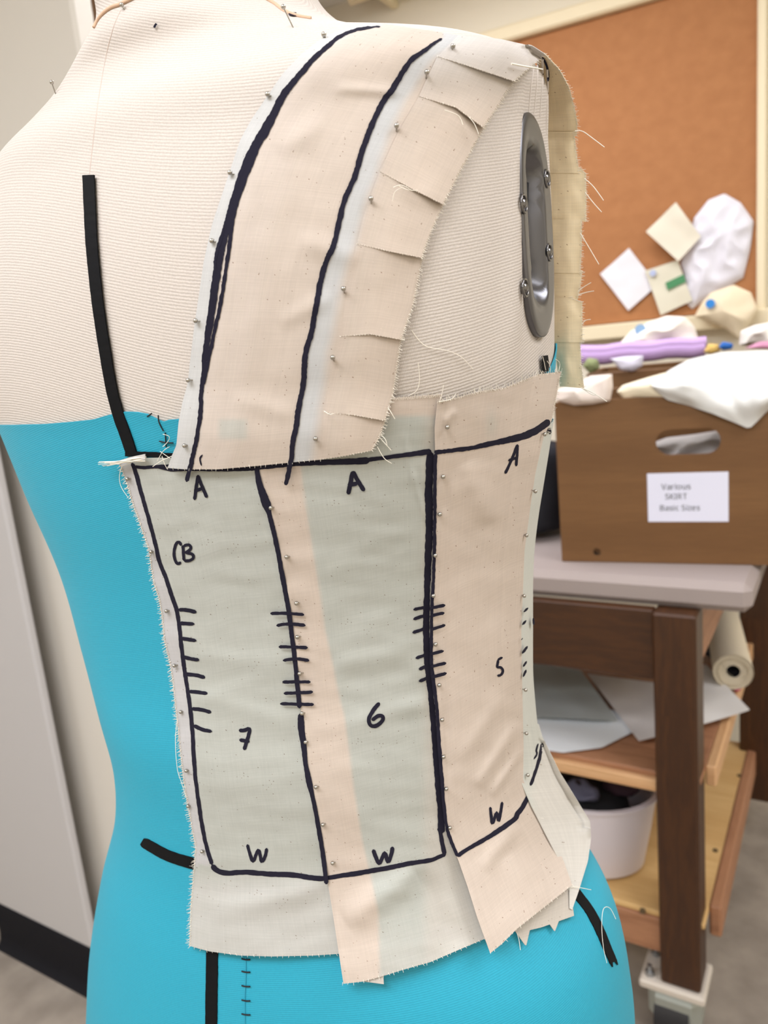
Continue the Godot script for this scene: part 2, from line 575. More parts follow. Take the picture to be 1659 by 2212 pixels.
func room() -> void:
	var wall := plain(rgb(240, 232, 212), 0.85)
	var conc := plain(Color.WHITE, 0.75)
	conc.albedo_texture = noise_tex(0.012, 5, 4, rgb(138, 128, 118), rgb(176, 165, 153))
	conc.uv1_triplanar = true; conc.uv1_world_triplanar = true; conc.uv1_scale = Vector3(1.1, 1.1, 1.1)
	slab("floor", W1, W2, Vector3(-3.4, -0.1, -2.6), Vector3(2.4, 0, 2.7), conc)
	slab("ceiling", W1, W2, Vector3(-3.4, CEIL, -2.6), Vector3(2.4, CEIL + 0.1, 2.7), plain(rgb(245, 243, 238), 0.9))
	slab("wall_back", W1, W2, Vector3(-3.4, 0, -2.55), Vector3(2.4, CEIL, -2.42), wall)
	slab("wall_front", W1, W2, Vector3(-3.4, 0, 2.5), Vector3(2.4, CEIL, 2.6), wall)
	slab("wall_left", W1, W2, Vector3(-3.3, 0, -2.5), Vector3(-3.2, CEIL, 2.55), wall)
	slab("wall_right", W1, W2, Vector3(2.2, 0, -2.5), Vector3(2.3, CEIL, 2.55), wall)
	# the end of a grey partition with its rubber cove base, and the cream panel behind it
	var grey := plain(rgb(196, 193, 193), 0.7)
	slab("wall_partition", T1, T2, Vector3(-1.785, 0, -0.886), Vector3(-1.420, CEIL, -0.868), grey, 0.004)
	slab("wall_panel", T1, T2, Vector3(-1.75, 0, -0.975), Vector3(-1.069, CEIL, -0.93), plain(rgb(222, 216, 206), 0.7), 0.006)
	var mb := MB.new()
	var prof := [Vector2(0.0, 0.122), Vector2(0.003, 0.122), Vector2(0.005, 0.118), Vector2(0.005, 0.035), Vector2(0.008, 0.018), Vector2(0.014, 0.007), Vector2(0.022, 0.002), Vector2(0.022, 0.0)]
	var rows := []
	for q in prof:
		rows.append(PackedVector3Array([T1 * -1.79 + T2 * (-0.868 + q.x) + Vector3.UP * q.y, T1 * -1.6 + T2 * (-0.868 + q.x) + Vector3.UP * q.y, T1 * -1.420 + T2 * (-0.868 + q.x) + Vector3.UP * q.y]))
	mb.sheet(rows, func(p): return T2 + Vector3.UP * 0.3)
	struct("baseboard_left", mb.mesh(), dull(rgb(27, 27, 32)))
	# a tall cupboard that shows above the shoulder between the panel and the neck
	var oak := wood(wood_tex(rgb(150, 112, 66), rgb(196, 156, 98), 31), 2.0)
	var cup := thing("cupboard", T1 * -1.7 + T2 * -1.62, "tall brown wooden cupboard seen beside the neck of the dress form", "cupboard")
	bit(cup, "cupboard_body", T1, T2, Vector3(-2.0, 0, -2.0), Vector3(-1.42, 2.40, -1.62), oak)
	bit(cup, "door", T1, T2, Vector3(-1.98, 0.08, -1.62), Vector3(-1.715, 2.22, -1.60), oak)
	bit(cup, "door", T1, T2, Vector3(-1.705, 0.08, -1.62), Vector3(-1.44, 2.22, -1.60), oak)
	bit(cup, "cornice", T1, T2, Vector3(-2.02, 2.235, -2.0), Vector3(-1.40, 2.40, -1.585), plain(rgb(128, 98, 72), 0.6))
	# ceiling lamps
	lamp(W1 * -0.42 + W2 * 0.58, "recessed fluorescent ceiling panel over the dress form", 1.25)
	lamp(W1 * 1.15 + W2 * -0.65, "recessed fluorescent ceiling panel over the cutting table", 1.0)
	lamp(W1 * -2.0 + W2 * 1.0, "recessed fluorescent ceiling panel on the left side of the room", 0.8)
	lamp(W1 * 0.9 + W2 * 1.6, "recessed fluorescent ceiling panel behind the camera on the right", 0.8)
	lamp(W1 * -0.75 + W2 * -1.5, "recessed fluorescent ceiling panel in front of the corkboard", 0.8)

func lamp(at: Vector3, label: String, power: float) -> void:
	var t := thing("ceiling_lamp", at + Vector3.UP * (CEIL - 0.02), label, "ceiling lamp")
	var white := plain(rgb(240, 240, 240), 0.5)
	for s in [-1.0, 1.0]:
		bit(t, "frame", W1, W2, Vector3(at.dot(W1) - 0.62, CEIL - 0.025, at.dot(W2) + s * 0.31 - 0.012), Vector3(at.dot(W1) + 0.62, CEIL, at.dot(W2) + s * 0.31 + 0.012), white)
		bit(t, "frame", W1, W2, Vector3(at.dot(W1) + s * 0.61 - 0.012, CEIL - 0.025, at.dot(W2) - 0.30), Vector3(at.dot(W1) + s * 0.61 + 0.012, CEIL, at.dot(W2) + 0.30), white)
	var glow := plain(Color.WHITE, 0.6)
	glow.emission_enabled = true
	glow.emission = Color(0.96, 0.97, 1.0)
	glow.emission_energy_multiplier = 2.5
	bit(t, "diffuser", W1, W2, Vector3(at.dot(W1) - 0.6, CEIL - 0.014, at.dot(W2) - 0.3), Vector3(at.dot(W1) + 0.6, CEIL - 0.006, at.dot(W2) + 0.3), glow)
	var l := AreaLight3D.new()
	l.name = numbered("lamp_light")
	l.area_size = Vector2(1.18, 0.58)
	l.light_color = Color(0.96, 0.97, 1.0)
	l.light_energy = power * LAMP_ENERGY
	l.area_range = 12.0
	l.area_attenuation = 2.0
	l.shadow_enabled = true
	l.basis = Basis(W1, W2, W1.cross(W2).normalized())
	if l.basis.z.y < 0: l.basis = Basis(W1, -W2, -W1.cross(W2).normalized())
	l.position = at + Vector3.UP * (CEIL - 0.03)
	add_child(l)

const LAMP_ENERGY := 2.15

func _ready() -> void:
	var cam := Camera3D.new()
	cam.name = "camera"
	cam.fov = 67.66
	cam.position = CAM
	cam.basis = CB
	cam.near = 0.02
	cam.current = true
	var at := CameraAttributesPhysical.new()
	at.frustum_focal_length = 17.904
	at.exposure_aperture = 7.4
	at.frustum_focus_distance = 0.375
	cam.attributes = at
	add_child(cam)
	cam.fov = 67.66
	var env := Environment.new()
	env.background_mode = Environment.BG_COLOR
	env.background_color = Color(0.02, 0.02, 0.02)
	env.tonemap_mode = Environment.TONE_MAPPER_LINEAR
	env.tonemap_exposure = 1.0
	env.sdfgi_enabled = true
	env.ssao_enabled = true
	env.ssil_enabled = true
	var we := WorldEnvironment.new()
	we.name = "surroundings"
	we.environment = env
	add_child(we)
	rng.seed = 7
	relief.seed = 12; relief.frequency = 0.01; relief.fractal_octaves = 2
	thread_mat = plain(rgb(240, 232, 216), 0.8)
	body_tables()
	room()
	corkboard()
	table()
	form()
	muslin()
	tapes_and_pins()
	for q in find_children("*", "GeometryInstance3D", true, false): q.cast_shadow = GeometryInstance3D.SHADOW_CASTING_SETTING_ON

# ---------------------------------------------------------------- corkboard and what is pinned to it
func flat_sheet(called: String, label: String, category: String, pix: Array, dist: float, mat: Material, crumple: float, group := "", thick := 0.0006) -> Node3D:
	var q := P(pix)
	var a := on_plane(q[0], W2, dist)
	var base := on_plane(q[2], W2, dist)
	var t := thing(called, base, label, category, group)
	var mb := MB.new()
	var rows := []
	var n := 14
	for j in n + 1:
		var row := PackedVector3Array()
		for i in n + 1:
			var s := float(i) / n
			var r := float(j) / n
			var p := (q[0] * (1 - s) + q[1] * s) * (1 - r) + (q[3] * (1 - s) + q[2] * s) * r
			var w := on_plane(p, W2, dist)
			row.append(w + W2 * (crumple * (0.5 + relief.get_noise_2d(w.dot(W1) * 900 + a.x * 777, w.y * 900)) + 0.004 * pow(r, 2)))
		rows.append(row)
	mb.sheet(rows, func(_p): return W2, thick)
	part("sheet", mb.mesh(base), mat, t)
	return t

# a crumpled piece of cloth: a closed lump over an outline of pixels on a plane, its folds from noise
func crumple(called: String, label: String, pix: Array, n: Vector3, dist: float, depth: float, mat: Material, group := "", seed_ := 0.0, fold := 1.0) -> Node3D:
	var outline := resample(P(pix + [pix[0], pix[1]]), 6.0, false)
	var c := Vector2.ZERO
	for p in outline: c += p
	c /= outline.size()
	var lowest := on_plane(outline[0], n, dist)
	for p in outline:
		var w := on_plane(p, n, dist)
		if w.y < lowest.y: lowest = w
	var t := thing(called, lowest, label, "fabric scrap", group)
	var mb := MB.new()
	var rows := []
	for j in 15:
		var row := PackedVector3Array()
		var r := j / 14.0
		for p in outline:
			var w := on_plane(c.lerp(p, maxf(r, 0.01)), n, dist)
			var f := relief.get_noise_3d(w.x * 1100 * fold, w.y * 1100 * fold, w.z * 1100 * fold + seed_)
			var ridge := 1.0 - absf(f) * 2.6
			row.append(w + n * depth * (sqrt(maxf(0, 1 - r * r)) * 0.75 + ridge * 0.42 * (1 - pow(r, 4.0))))
		rows.append(row)
	mb.sheet(rows, func(_p): return n, 0.0012)
	part("folded_cloth", mb.mesh(lowest), mat, t)
	return t

func corkboard() -> void:
	var cork := plain(Color.WHITE, 0.8)
	cork.albedo_texture = noise_tex(0.03, 4, 9, rgb(166, 110, 66), rgb(182, 125, 78))
	cork.uv1_triplanar = true; cork.uv1_scale = Vector3(1.5, 1.5, 1.5)
	var cream := plain(rgb(240, 226, 192), 0.6)
	var t := thing("corkboard", W1 * -0.9 + W2 * -2.4 + Vector3.UP * 1.35, "large tan corkboard with cream wooden frame on the back wall", "corkboard")
	bit(t, "cork_panel", W1, W2, Vector3(-2.1, 1.38, -2.42), Vector3(-0.082, 2.208, -2.40), cork)
	bit(t, "frame_top", W1, W2, Vector3(-2.14, 2.208, -2.42), Vector3(-0.04, 2.25, -2.375), cream, 0.006)
	bit(t, "frame_side", W1, W2, Vector3(-0.082, 1.35, -2.42), Vector3(-0.058, 2.208, -2.375), cream, 0.005)
	bit(t, "frame_side", W1, W2, Vector3(-2.14, 1.35, -2.42), Vector3(-2.1, 2.208, -2.375), cream, 0.005)
	bit(t, "frame_ledge", W1, W2, Vector3(-2.14, 1.335, -2.42), Vector3(-0.04, 1.378, -2.36), cream, 0.004)
	# a painted pipe along the wall under the ceiling
	var p := thing("pipe", W1 * -1.2 + W2 * -2.36 + Vector3.UP * 2.43, "cream painted pipe running along the wall above the corkboard", "pipe")
	var mb := MB.new()
	mb.tube(PackedVector3Array([W1 * -1.21 + W2 * -2.33 + Vector3.UP * 2.43, W1 * 0.3 + W2 * -2.33 + Vector3.UP * 2.43, W1 * 1.6 + W2 * -2.33 + Vector3.UP * 2.43]), 0.018, -1, 14)
	part("pipe_run", mb.mesh(p.position), cream, p)
	for e in [-1.1, 0.2, 1.4]: bit(p, "pipe_clip", W1, W2, Vector3(e - 0.012, 2.40, -2.42), Vector3(e + 0.012, 2.46, -2.315), cream, 0.004)
	var white := plain(rgb(238, 236, 240), 0.7)
	flat_sheet("paper", "plain white square note pinned as a diamond, leftmost on the corkboard", "note", [1359, 536, 1420, 616, 1358, 671, 1297, 592], -2.396, white, 0.004, "notes pinned to the corkboard")
	var bag := crumple("plastic_bag", "crumpled white plastic bag hanging on the corkboard by its right frame", [1500, 470, 1530, 432, 1565, 418, 1600, 438, 1628, 478, 1620, 540, 1605, 600, 1570, 622, 1530, 640, 1495, 668, 1478, 650, 1480, 600, 1470, 570], W2, -2.396, 0.022, plain(rgb(232, 230, 238), 0.35), "", 40.0, 0.75)
	bag.set_meta("category", "plastic bag")
	flat_sheet("paper", "cream square note pinned as a diamond beside the white plastic bag", "note", [1460, 437, 1514, 511, 1466, 565, 1396, 501], -2.365, plain(rgb(232, 224, 204), 0.7), 0.004, "notes pinned to the corkboard")
	var card := flat_sheet("pattern_card", "tilted cream card with a green printed block and a pale blue dot", "card", [1393, 585, 1464, 562, 1496, 649, 1428, 681], -2.385, plain(rgb(226, 220, 198), 0.7), 0.003, "notes pinned to the corkboard")
	var g := MB.new()
	var gc := P([1437, 611, 1477, 592, 1482, 609, 1442, 627])
	g.sheet([PackedVector3Array([on_plane(gc[0], W2, -2.378), on_plane(gc[1], W2, -2.378)]), PackedVector3Array([on_plane(gc[3], W2, -2.377), on_plane(gc[2], W2, -2.377)])], func(_p): return W2, 0.0004)
	part("printed_block", g.mesh(card.position), plain(rgb(74, 140, 92), 0.7), card, "green printed block")
	dot(card, "sticker", Vector2(1410, 590), -2.377, 0.009, plain(rgb(186, 196, 226), 0.6), W2)
	var hang := crumple("fabric_scrap", "cream fabric piece with a bright blue dot below the plastic bag", [1500, 684, 1515, 655, 1535, 632, 1585, 615, 1622, 632, 1637, 668, 1620, 700, 1598, 735, 1570, 712, 1540, 700], W2, -2.33, 0.030, plain(rgb(244, 228, 196), 0.85), "fabric scraps on the far table", 10.0, 0.5)
	dot(hang, "blue_dot", Vector2(1534, 656), -2.292, 0.012, plain(rgb(50, 140, 220), 0.6), W2)

func dot(parent: Node3D, called: String, p: Vector2, dist: float, r: float, mat: Material, n: Vector3) -> void:
	var mb := MB.new()
	var w := on_plane(p, n, dist)
	mb.tube(PackedVector3Array([w - n * 0.004, w]), r, r, 16)
	part(called, mb.mesh(parent.position), mat, parent)

# ---------------------------------------------------------------- the cutting table, its box and what lies about it
const BY := 0.4202334
var B1 := Vector3(cos(BY), 0, sin(BY))
var B2 := Vector3(-sin(BY), 0, cos(BY))

func table() -> void:
	var dark := wood(wood_tex(rgb(58, 31, 9), rgb(74, 42, 15), 3), 2.0, 0.45)
	var pine := wood(wood_tex(rgb(156, 108, 78), rgb(180, 130, 96), 5, 18.0), 2.0, 0.55)
	var ply := wood(wood_tex(rgb(214, 172, 112), rgb(228, 190, 130), 6, 9.0), 1.0, 0.6)
	var pad := plain(rgb(160, 147, 142), 0.8)
	var steel := plain(rgb(170, 172, 174), 0.35, 0.9)
	var t := thing("cutting_table", T1 * -0.7 + T2 * -1.8, "padded cutting table on brown wooden legs with open plywood shelves", "table")
	bit(t, "padded_top", T1, T2, Vector3(-1.36, 0.879, -2.10), Vector3(-0.131, 0.93, -1.32), pad, 0.014)
	for q in [[-0.285, -1.361], [-1.28, -1.361], [-0.225, -2.05], [-1.28, -2.05]]:
		bit(t, "leg", T1, T2, Vector3(q[0], 0.13, q[1]), Vector3(q[0] + 0.072, 0.879, q[1] + 0.072), dark, 0.004)
	bit(t, "apron", T1, T2, Vector3(-1.21, 0.750, -1.325), Vector3(-0.285, 0.879, -1.300), dark)
	bit(t, "apron", T1, T2, Vector3(-1.21, 0.750, -2.03), Vector3(-0.225, 0.879, -2.005), dark)
	bit(t, "apron", T1, T2, Vector3(-0.235, 0.77, -2.05), Vector3(-0.215, 0.879, -1.361), pine)
	var light := wood(wood_tex(rgb(206, 158, 112), rgb(224, 180, 134), 15, 14.0), 2.0, 0.55)
	bit(t, "shelf_rail", T1, T2, Vector3(-1.21, 0.182, -1.335), Vector3(-0.285, 0.256, -1.305), pine)
	bit(t, "shelf_rail", T1, T2, Vector3(-0.208, 0.205, -2.05), Vector3(-0.186, 0.272, -1.361), pine, 0.004)
	bit(t, "shelf_board", T1, T2, Vector3(-1.25, 0.256, -2.02), Vector3(-0.208, 0.268, -1.310), ply)
	bit(t, "shelf_rail", T1, T2, Vector3(-1.21, 0.530, -1.325), Vector3(-0.285, 0.553, -1.298), light)
	bit(t, "shelf_rail", T1, T2, Vector3(-0.212, 0.525, -2.05), Vector3(-0.193, 0.566, -1.361), light, 0.003)
	bit(t, "shelf_board", T1, T2, Vector3(-1.25, 0.553, -2.02), Vector3(-0.212, 0.565, -1.310), pine)
	for p in [Vector2(1597, 1675), Vector2(1545, 1837), Vector2(1388, 1966)]:       # screw heads in the bottom shelf
		var r := ray(p)
		var w := CAM + r * ((0.269 - 1.36) / r.y)
		var sm := MB.new()
		sm.tube(PackedVector3Array([w - Vector3(0, 0.004, 0), w + Vector3(0, 0.0015, 0)]), 0.006, 0.005, 10)
		part("screw_head", sm.mesh(t.position), plain(rgb(110, 92, 66), 0.5, 0.4), t)
	# casters: a plate with a rim, bolts, a fork and a wheel under each leg in view
	for q in [Vector3(-0.249, 0, -1.325), Vector3(-1.244, 0, -1.325)]:
		bit(t, "caster_plate", T1, T2, Vector3(q.x - 0.075, 0.112, q.z - 0.052), Vector3(q.x + 0.045, 0.130, q.z + 0.046), plain(rgb(214, 204, 192), 0.5), 0.004)
		bit(t, "caster_fork", T1, T2, Vector3(q.x - 0.062, 0.034, q.z - 0.030), Vector3(q.x + 0.036, 0.112, q.z + 0.040), plain(rgb(168, 172, 164), 0.45, 0.3), 0.016)
		var wm := MB.new()
		var wc: Vector3 = T1 * (q.x - 0.014) + T2 * q.z + Vector3(0, 0.05, 0)
		wm.tube(PackedVector3Array([wc - T1 * 0.034, wc - T1 * 0.020, wc + T1 * 0.015, wc + T1 * 0.029]), 0.05, 0.05, 28)
		part("caster_wheel", wm.mesh(t.position), plain(rgb(40, 40, 44), 0.5), t)
		for e in [Vector2(-0.058, -0.03), Vector2(-0.058, 0.026)]:
			var bm := MB.new()
			var bc: Vector3 = T1 * (q.x + e.x) + T2 * (q.z + e.y) + Vector3(0, 0.128, 0)
			bm.tube(PackedVector3Array([bc, bc + Vector3(0, 0.012, 0)]), 0.009, 0.009, 6)
			bm.tube(PackedVector3Array([bc + Vector3(0, 0.012, 0), bc + Vector3(0, 0.024, 0)]), 0.005, 0.005, 8)
			part("bolt", bm.mesh(t.position), steel, t)
	# the brown box in front, a board with a slot to hold it by
	var kraft := wood(wood_tex(rgb(106, 71, 35), rgb(120, 83, 45), 12, 7.0), 1.0, 0.6)
	var D := -1.443
	var bx := thing("storage_box", B1 * -0.06 + B2 * -1.59 + Vector3.UP * 0.93, "brown wooden storage box with oval hand slot and handwritten white label", "box")
	bx.add_child(box_front(bx.position, D, kraft), true)
	bit(bx, "box_side", B1, B2, Vector3(-0.277, 0.931, D - 0.30), Vector3(-0.262, 1.238, D - 0.012), kraft)
	bit(bx, "box_side", B1, B2, Vector3(0.150, 0.931, D - 0.30), Vector3(0.165, 1.238, D - 0.012), kraft)
	bit(bx, "box_back", B1, B2, Vector3(-0.262, 0.931, D - 0.30), Vector3(0.150, 1.238, D - 0.286), kraft)
	bit(bx, "box_bottom", B1, B2, Vector3(-0.262, 0.931, D - 0.286), Vector3(0.150, 0.945, D - 0.012), kraft)
	var label := thing("paper_label", B1 * -0.048 + B2 * D + Vector3.UP * 1.01, "white paper label with three handwritten lines stuck on the brown box", "label")
	bit(label, "paper", B1, B2, Vector3(-0.116, 1.010, D + 0.0003), Vector3(0.019, 1.100, D + 0.0012), plain(rgb(226, 226, 242), 0.7), 0.0002)
	var k := 0
	for l in [["Various", -0.092, 1.075], ["SKIRT", -0.086, 1.057], ["Basic Sizes", -0.096, 1.036]]:
		var tm := TextMesh.new()
		var f := SystemFont.new()
		f.font_names = PackedStringArray(["Droid Sans"])
		f.font_italic = true
		tm.font = f
		tm.text = l[0]; tm.font_size = 24; tm.pixel_size = 0.00062 if k == 0 else 0.0006; tm.depth = 0.0003
		tm.horizontal_alignment = HORIZONTAL_ALIGNMENT_LEFT
		var o := part("lettering", tm, plain(rgb(40, 44, 48), 0.6), label)
		o.basis = Basis(B1, Vector3.UP, B1.cross(Vector3.UP))
		o.position = B1 * l[1] + Vector3.UP * l[2] + B2 * (D + 0.0014) - label.position
		k += 1
	# inside the slot pale cloth shows; more cloth over the rim
	var pale := plain(rgb(232, 228, 226), 0.85)
	var cream := plain(rgb(246, 234, 206), 0.85)
	var scraps := "fabric scraps in and around the brown boxes"
	crumple("fabric_scrap", "pale crumpled cloth seen through the hand slot of the brown box", [1400, 960, 1440, 945, 1500, 938, 1550, 930, 1580, 950, 1580, 1000, 1400, 1000], B2, D - 0.09, 0.02, plain(rgb(196, 190, 186), 0.85), scraps, 3.0)
	crumple("fabric_scrap", "pinkish white crumpled cloth on the left end of the box rim", [1200, 865, 1203, 842, 1240, 830, 1275, 812, 1322, 808, 1324, 835, 1318, 866, 1280, 873, 1240, 876], B2, D + 0.0, 0.030, plain(rgb(236, 222, 212), 0.85), scraps, 5.0, 0.6)
	crumple("fabric_scrap", "cream folded cloth on the box rim, left of the big white cloth", [1332, 846, 1345, 832, 1400, 815, 1440, 804, 1452, 830, 1450, 862, 1400, 864, 1345, 862], B2, D - 0.02, 0.030, cream, scraps, 8.0, 0.6)
	var cl := thing("draped_cloth", on_plane(Vector2(1600, 925), B2, D + 0.02), "big white cloth hanging over the front edge of the brown box", "fabric scrap", scraps)
	var top := P([1408, 832, 1440, 803, 1490, 775, 1560, 760, 1700, 756])
	var low := P([1410, 838, 1440, 864, 1540, 893, 1618, 926, 1700, 850])
	var rows := []
	for j in 17:
		var row := PackedVector3Array()
		for i in 33:
			var s := i / 32.0
			var r := j / 16.0
			var p := along(top, s).lerp(along(low, s), r)
			var d := D + 0.012 + 0.05 * sin(PI * clampf(r * 0.9 + 0.1, 0, 1)) * minf(1, s * 3.0 + 0.2) - 0.15 * pow(1 - r, 1.5) * minf(1, s * 2.5)
			var w := on_plane(p, B2, d)
			row.append(w + B2 * (relief.get_noise_2d(s * 260, r * 120 + 77) * 0.022 * minf(1, s * 3)))
		rows.append(row)
	var cm := MB.new()
	cm.sheet(rows, func(_p): return B2, 0.001)
	part("cloth", cm.mesh(cl.position), plain(rgb(224, 223, 219), 0.85), cl)
	# a second brown box behind and the lilac roll lying across it
	var E := -1.80
	var by: float = on_plane(Vector2(1365, 800), B2, E).y
	var b2 := thing("storage_box", B1 * 0.0 + B2 * (E - 0.13) + Vector3.UP * 0.93, "second brown box standing behind the labelled one, under the lilac roll", "box")
	bit(b2, "box_front", B1, B2, Vector3(-0.27, 0.931, E - 0.012), Vector3(0.20, by, E), kraft)
	bit(b2, "box_side", B1, B2, Vector3(-0.27, 0.931, E - 0.26), Vector3(-0.256, by, E - 0.012), kraft)
	bit(b2, "box_side", B1, B2, Vector3(0.186, 0.931, E - 0.26), Vector3(0.20, by, E - 0.012), kraft)
	bit(b2, "box_back", B1, B2, Vector3(-0.256, 0.931, E - 0.26), Vector3(0.186, by, E - 0.246), kraft)
	bit(b2, "box_bottom", B1, B2, Vector3(-0.256, 0.931, E - 0.246), Vector3(0.186, 0.943, E - 0.012), kraft)
	var ra := on_plane(Vector2(1230, 772), B2, E - 0.04)
	var rb := on_plane(Vector2(1522, 750), B2, E - 0.06)
	var rl := thing("fabric_roll", (ra + rb) / 2, "long lilac roll of fabric lying across the boxes", "fabric roll")
	var rm := MB.new()
	for o in [[Vector3(0, 0, 0), 0.021], [Vector3(0, 0.012, 0.008), 0.012]]:
		var line := PackedVector3Array()
		for i in 12: line.append(ra.lerp(rb, i / 11.0) + o[0] + Vector3(0, 0.002 * sin(i * 1.7), 0))
		rm.tube(line, o[1], o[1], 18)
	part("rolled_cloth", rm.mesh(rl.position), plain(rgb(206, 172, 224), 0.8), rl)
	var heap := crumple("fabric_scrap", "white crumpled cloth with a pale blue dot, heaped behind the lilac roll", [1338, 742, 1362, 715, 1400, 696, 1440, 682, 1480, 684, 1500, 705, 1512, 742, 1450, 752, 1390, 756], B2, E - 0.09, 0.045, plain(rgb(246, 238, 226), 0.85), scraps, 14.0, 0.6)
	dot(heap, "blue_dot", Vector2(1383, 712), E - 0.052, 0.012, plain(rgb(150, 186, 222), 0.7), B2)
	crumple("fabric_scrap", "white crumpled cloth at the right frame edge beside the lilac roll", [1596, 745, 1600, 715, 1630, 702, 1700, 690, 1720, 740, 1650, 752], B2, E - 0.05, 0.035, plain(rgb(244, 238, 230), 0.85), scraps, 17.0)
	crumple("fabric_scrap", "small white cloth tag tucked under the lilac roll", [1318, 775, 1350, 770, 1390, 768, 1388, 790, 1368, 803, 1340, 800], B2, E + 0.01, 0.012, plain(rgb(226, 222, 236), 0.85), scraps, 19.0)
	crumple("fabric_scrap", "olive green scrap at the left end of the lilac roll", [1258, 790, 1270, 772, 1292, 776, 1296, 796, 1275, 808], B2, E + 0.02, 0.012, plain(rgb(140, 148, 104), 0.85), scraps, 21.0)
	crumple("fabric_scrap", "bright blue scrap on the right end of the lilac roll", [1552, 750, 1560, 738, 1584, 742, 1582, 754, 1562, 757], B2, E - 0.02, 0.010, plain(rgb(48, 108, 190), 0.85), scraps, 23.0)
	crumple("fabric_scrap", "yellow ochre scrap between the lilac roll and the blue scrap", [1520, 760, 1530, 742, 1552, 744, 1556, 758, 1535, 766], B2, E - 0.03, 0.010, plain(rgb(226, 190, 110), 0.85), scraps, 25.0)
	crumple("fabric_scrap", "pink scrap at the right edge behind the big white cloth", [1610, 752, 1640, 738, 1700, 736, 1690, 756], B2, E - 0.0, 0.012, plain(rgb(214, 150, 180), 0.85), scraps, 27.0)
	var blk := thing("dark_bag", B1 * -0.385 + B2 * -1.66 + Vector3.UP * 0.93, "black bag standing left of the brown box beside the muslin", "bag")
	var km := MB.new()
	var krows := []
	for i in 13:
		var row := PackedVector3Array()
		for j in 25:
			var a := TAU * j / 24.0
			var y := i / 12.0
			var r := 0.09 * pow(maxf(0.0, 1 - pow(absf(y * 2 - 1), 6.0)), 0.5)
			row.append(blk.position + B1 * cos(a) * (r + 0.004 * sin(a * 5 + y * 9)) + B2 * sin(a) * r + Vector3.UP * (y * 0.22))
		krows.append(row)
	km.sheet(krows, func(p): return (p - blk.position) * Vector3(1, 0.2, 1) + Vector3(0, -0.02, 0))
	part("bag_body", km.mesh(blk.position), plain(rgb(30, 32, 40), 0.7), blk)
	# papers and the roll on the middle shelf, the tub on the bottom shelf
	paper("sheet of white pattern paper lying in front on the middle shelf", [1130, 1500, 1330, 1535, 1368, 1580, 1300, 1614, 1215, 1625, 1130, 1612], 0.572, rgb(232, 234, 236), 0.0)
	paper("grey translucent pattern sheet on top of the white sheets", [1130, 1425, 1255, 1448, 1335, 1556, 1130, 1545], 0.580, rgb(176, 180, 178), 0.012)
	paper("pinkish grey pattern sheet between the table leg and the grey sheet", [1268, 1455, 1440, 1478, 1440, 1585, 1380, 1600], 0.576, rgb(214, 206, 202), 0.01)
	paper("white pattern paper sticking out to the right of the table leg", [1470, 1440, 1525, 1435, 1620, 1533, 1525, 1562, 1470, 1570], 0.586, rgb(236, 232, 228), 0.008)
	var ea := on_plane(Vector2(1584, 1452), T2, -1.66)
	var eb := on_plane(Vector2(1560, 1338), T2, -1.96)
	var pr := thing("paper_roll", ea, "thick cream roll of pattern paper, its open end facing out on the shelf", "paper roll")
	var pm := MB.new()
	pm.tube(PackedVector3Array([ea, ea.lerp(eb, 0.5), eb]), 0.040, -1, 28, false)
	pm.tube(PackedVector3Array([eb, ea.lerp(eb, 0.5), ea]), 0.030, -1, 28, false)
	for k2 in 8:
		var ring := PackedVector3Array()
		var dd := (eb - ea).normalized()
		var u := dd.cross(Vector3.UP).normalized()
		var vv := u.cross(dd)
		for i in 31:
			var a := TAU * i / 30.0
			ring.append(ea + dd * 0.004 + (u * cos(a) + vv * sin(a)) * (0.0385 - 0.0033 * k2))
		pm.tube(ring, 0.0014, -1, 6, false)
	part("rolled_paper", pm.mesh(pr.position), plain(rgb(232, 220, 196), 0.8), pr)
	var mg := thing("fabric_bolt", on_plane(Vector2(1590, 1490), T2, -1.72), "dark bolt with a magenta edge below the paper roll", "fabric roll")
	var mm := MB.new()
	var ma := on_plane(Vector2(1604, 1462), T2, -1.70)
	mm.tube(PackedVector3Array([ma, ma + Vector3(-0.02, 0.01, -0.3)]), 0.014, -1, 18)
	part("rolled_cloth", mm.mesh(mg.position), plain(rgb(30, 32, 48), 0.8), mg)
	var me := MB.new()
	var mc := on_plane(Vector2(1594, 1484), T2, -1.69)
	me.tube(PackedVector3Array([mc, mc + Vector3(-0.01, 0.0, -0.05)]), 0.010, -1, 14)
	part("cloth_edge", me.mesh(mg.position), plain(rgb(190, 50, 110), 0.8), mg, "magenta edge")
	var tb := thing("plastic_tub", Vector3(0, 0.27, 0) + T1 * -0.475 + T2 * -1.43, "white oval plastic tub of dark clothes on the bottom shelf", "tub")
	var tm2 := MB.new()
	var trows := []
	for q in [[0.098, 0.0], [0.105, 0.005], [0.118, 0.09], [0.128, 0.165], [0.134, 0.168], [0.134, 0.172], [0.124, 0.172], [0.116, 0.09], [0.10, 0.012], [0.001, 0.012]]:
		var row := PackedVector3Array()
		for i in 41:
			var a := TAU * i / 40.0
			row.append(tb.position + T1 * cos(a) * q[0] * 1.25 + T2 * sin(a) * q[0] * 0.9 + Vector3.UP * q[1])
		trows.append(row)
	for q in trows.size() - 1:
		var two := [trows[q], trows[q + 1]]
		tm2.sheet(two, func(p): return ((p - tb.position) * Vector3(1, 0, 1)).normalized() * (1.0 if q < 5 else -1.0) + Vector3.UP * (0.05 if q < 4 else 0.6))
	part("tub_body", tm2.mesh(tb.position), plain(rgb(226, 218, 224), 0.4), tb)
	var n := 0
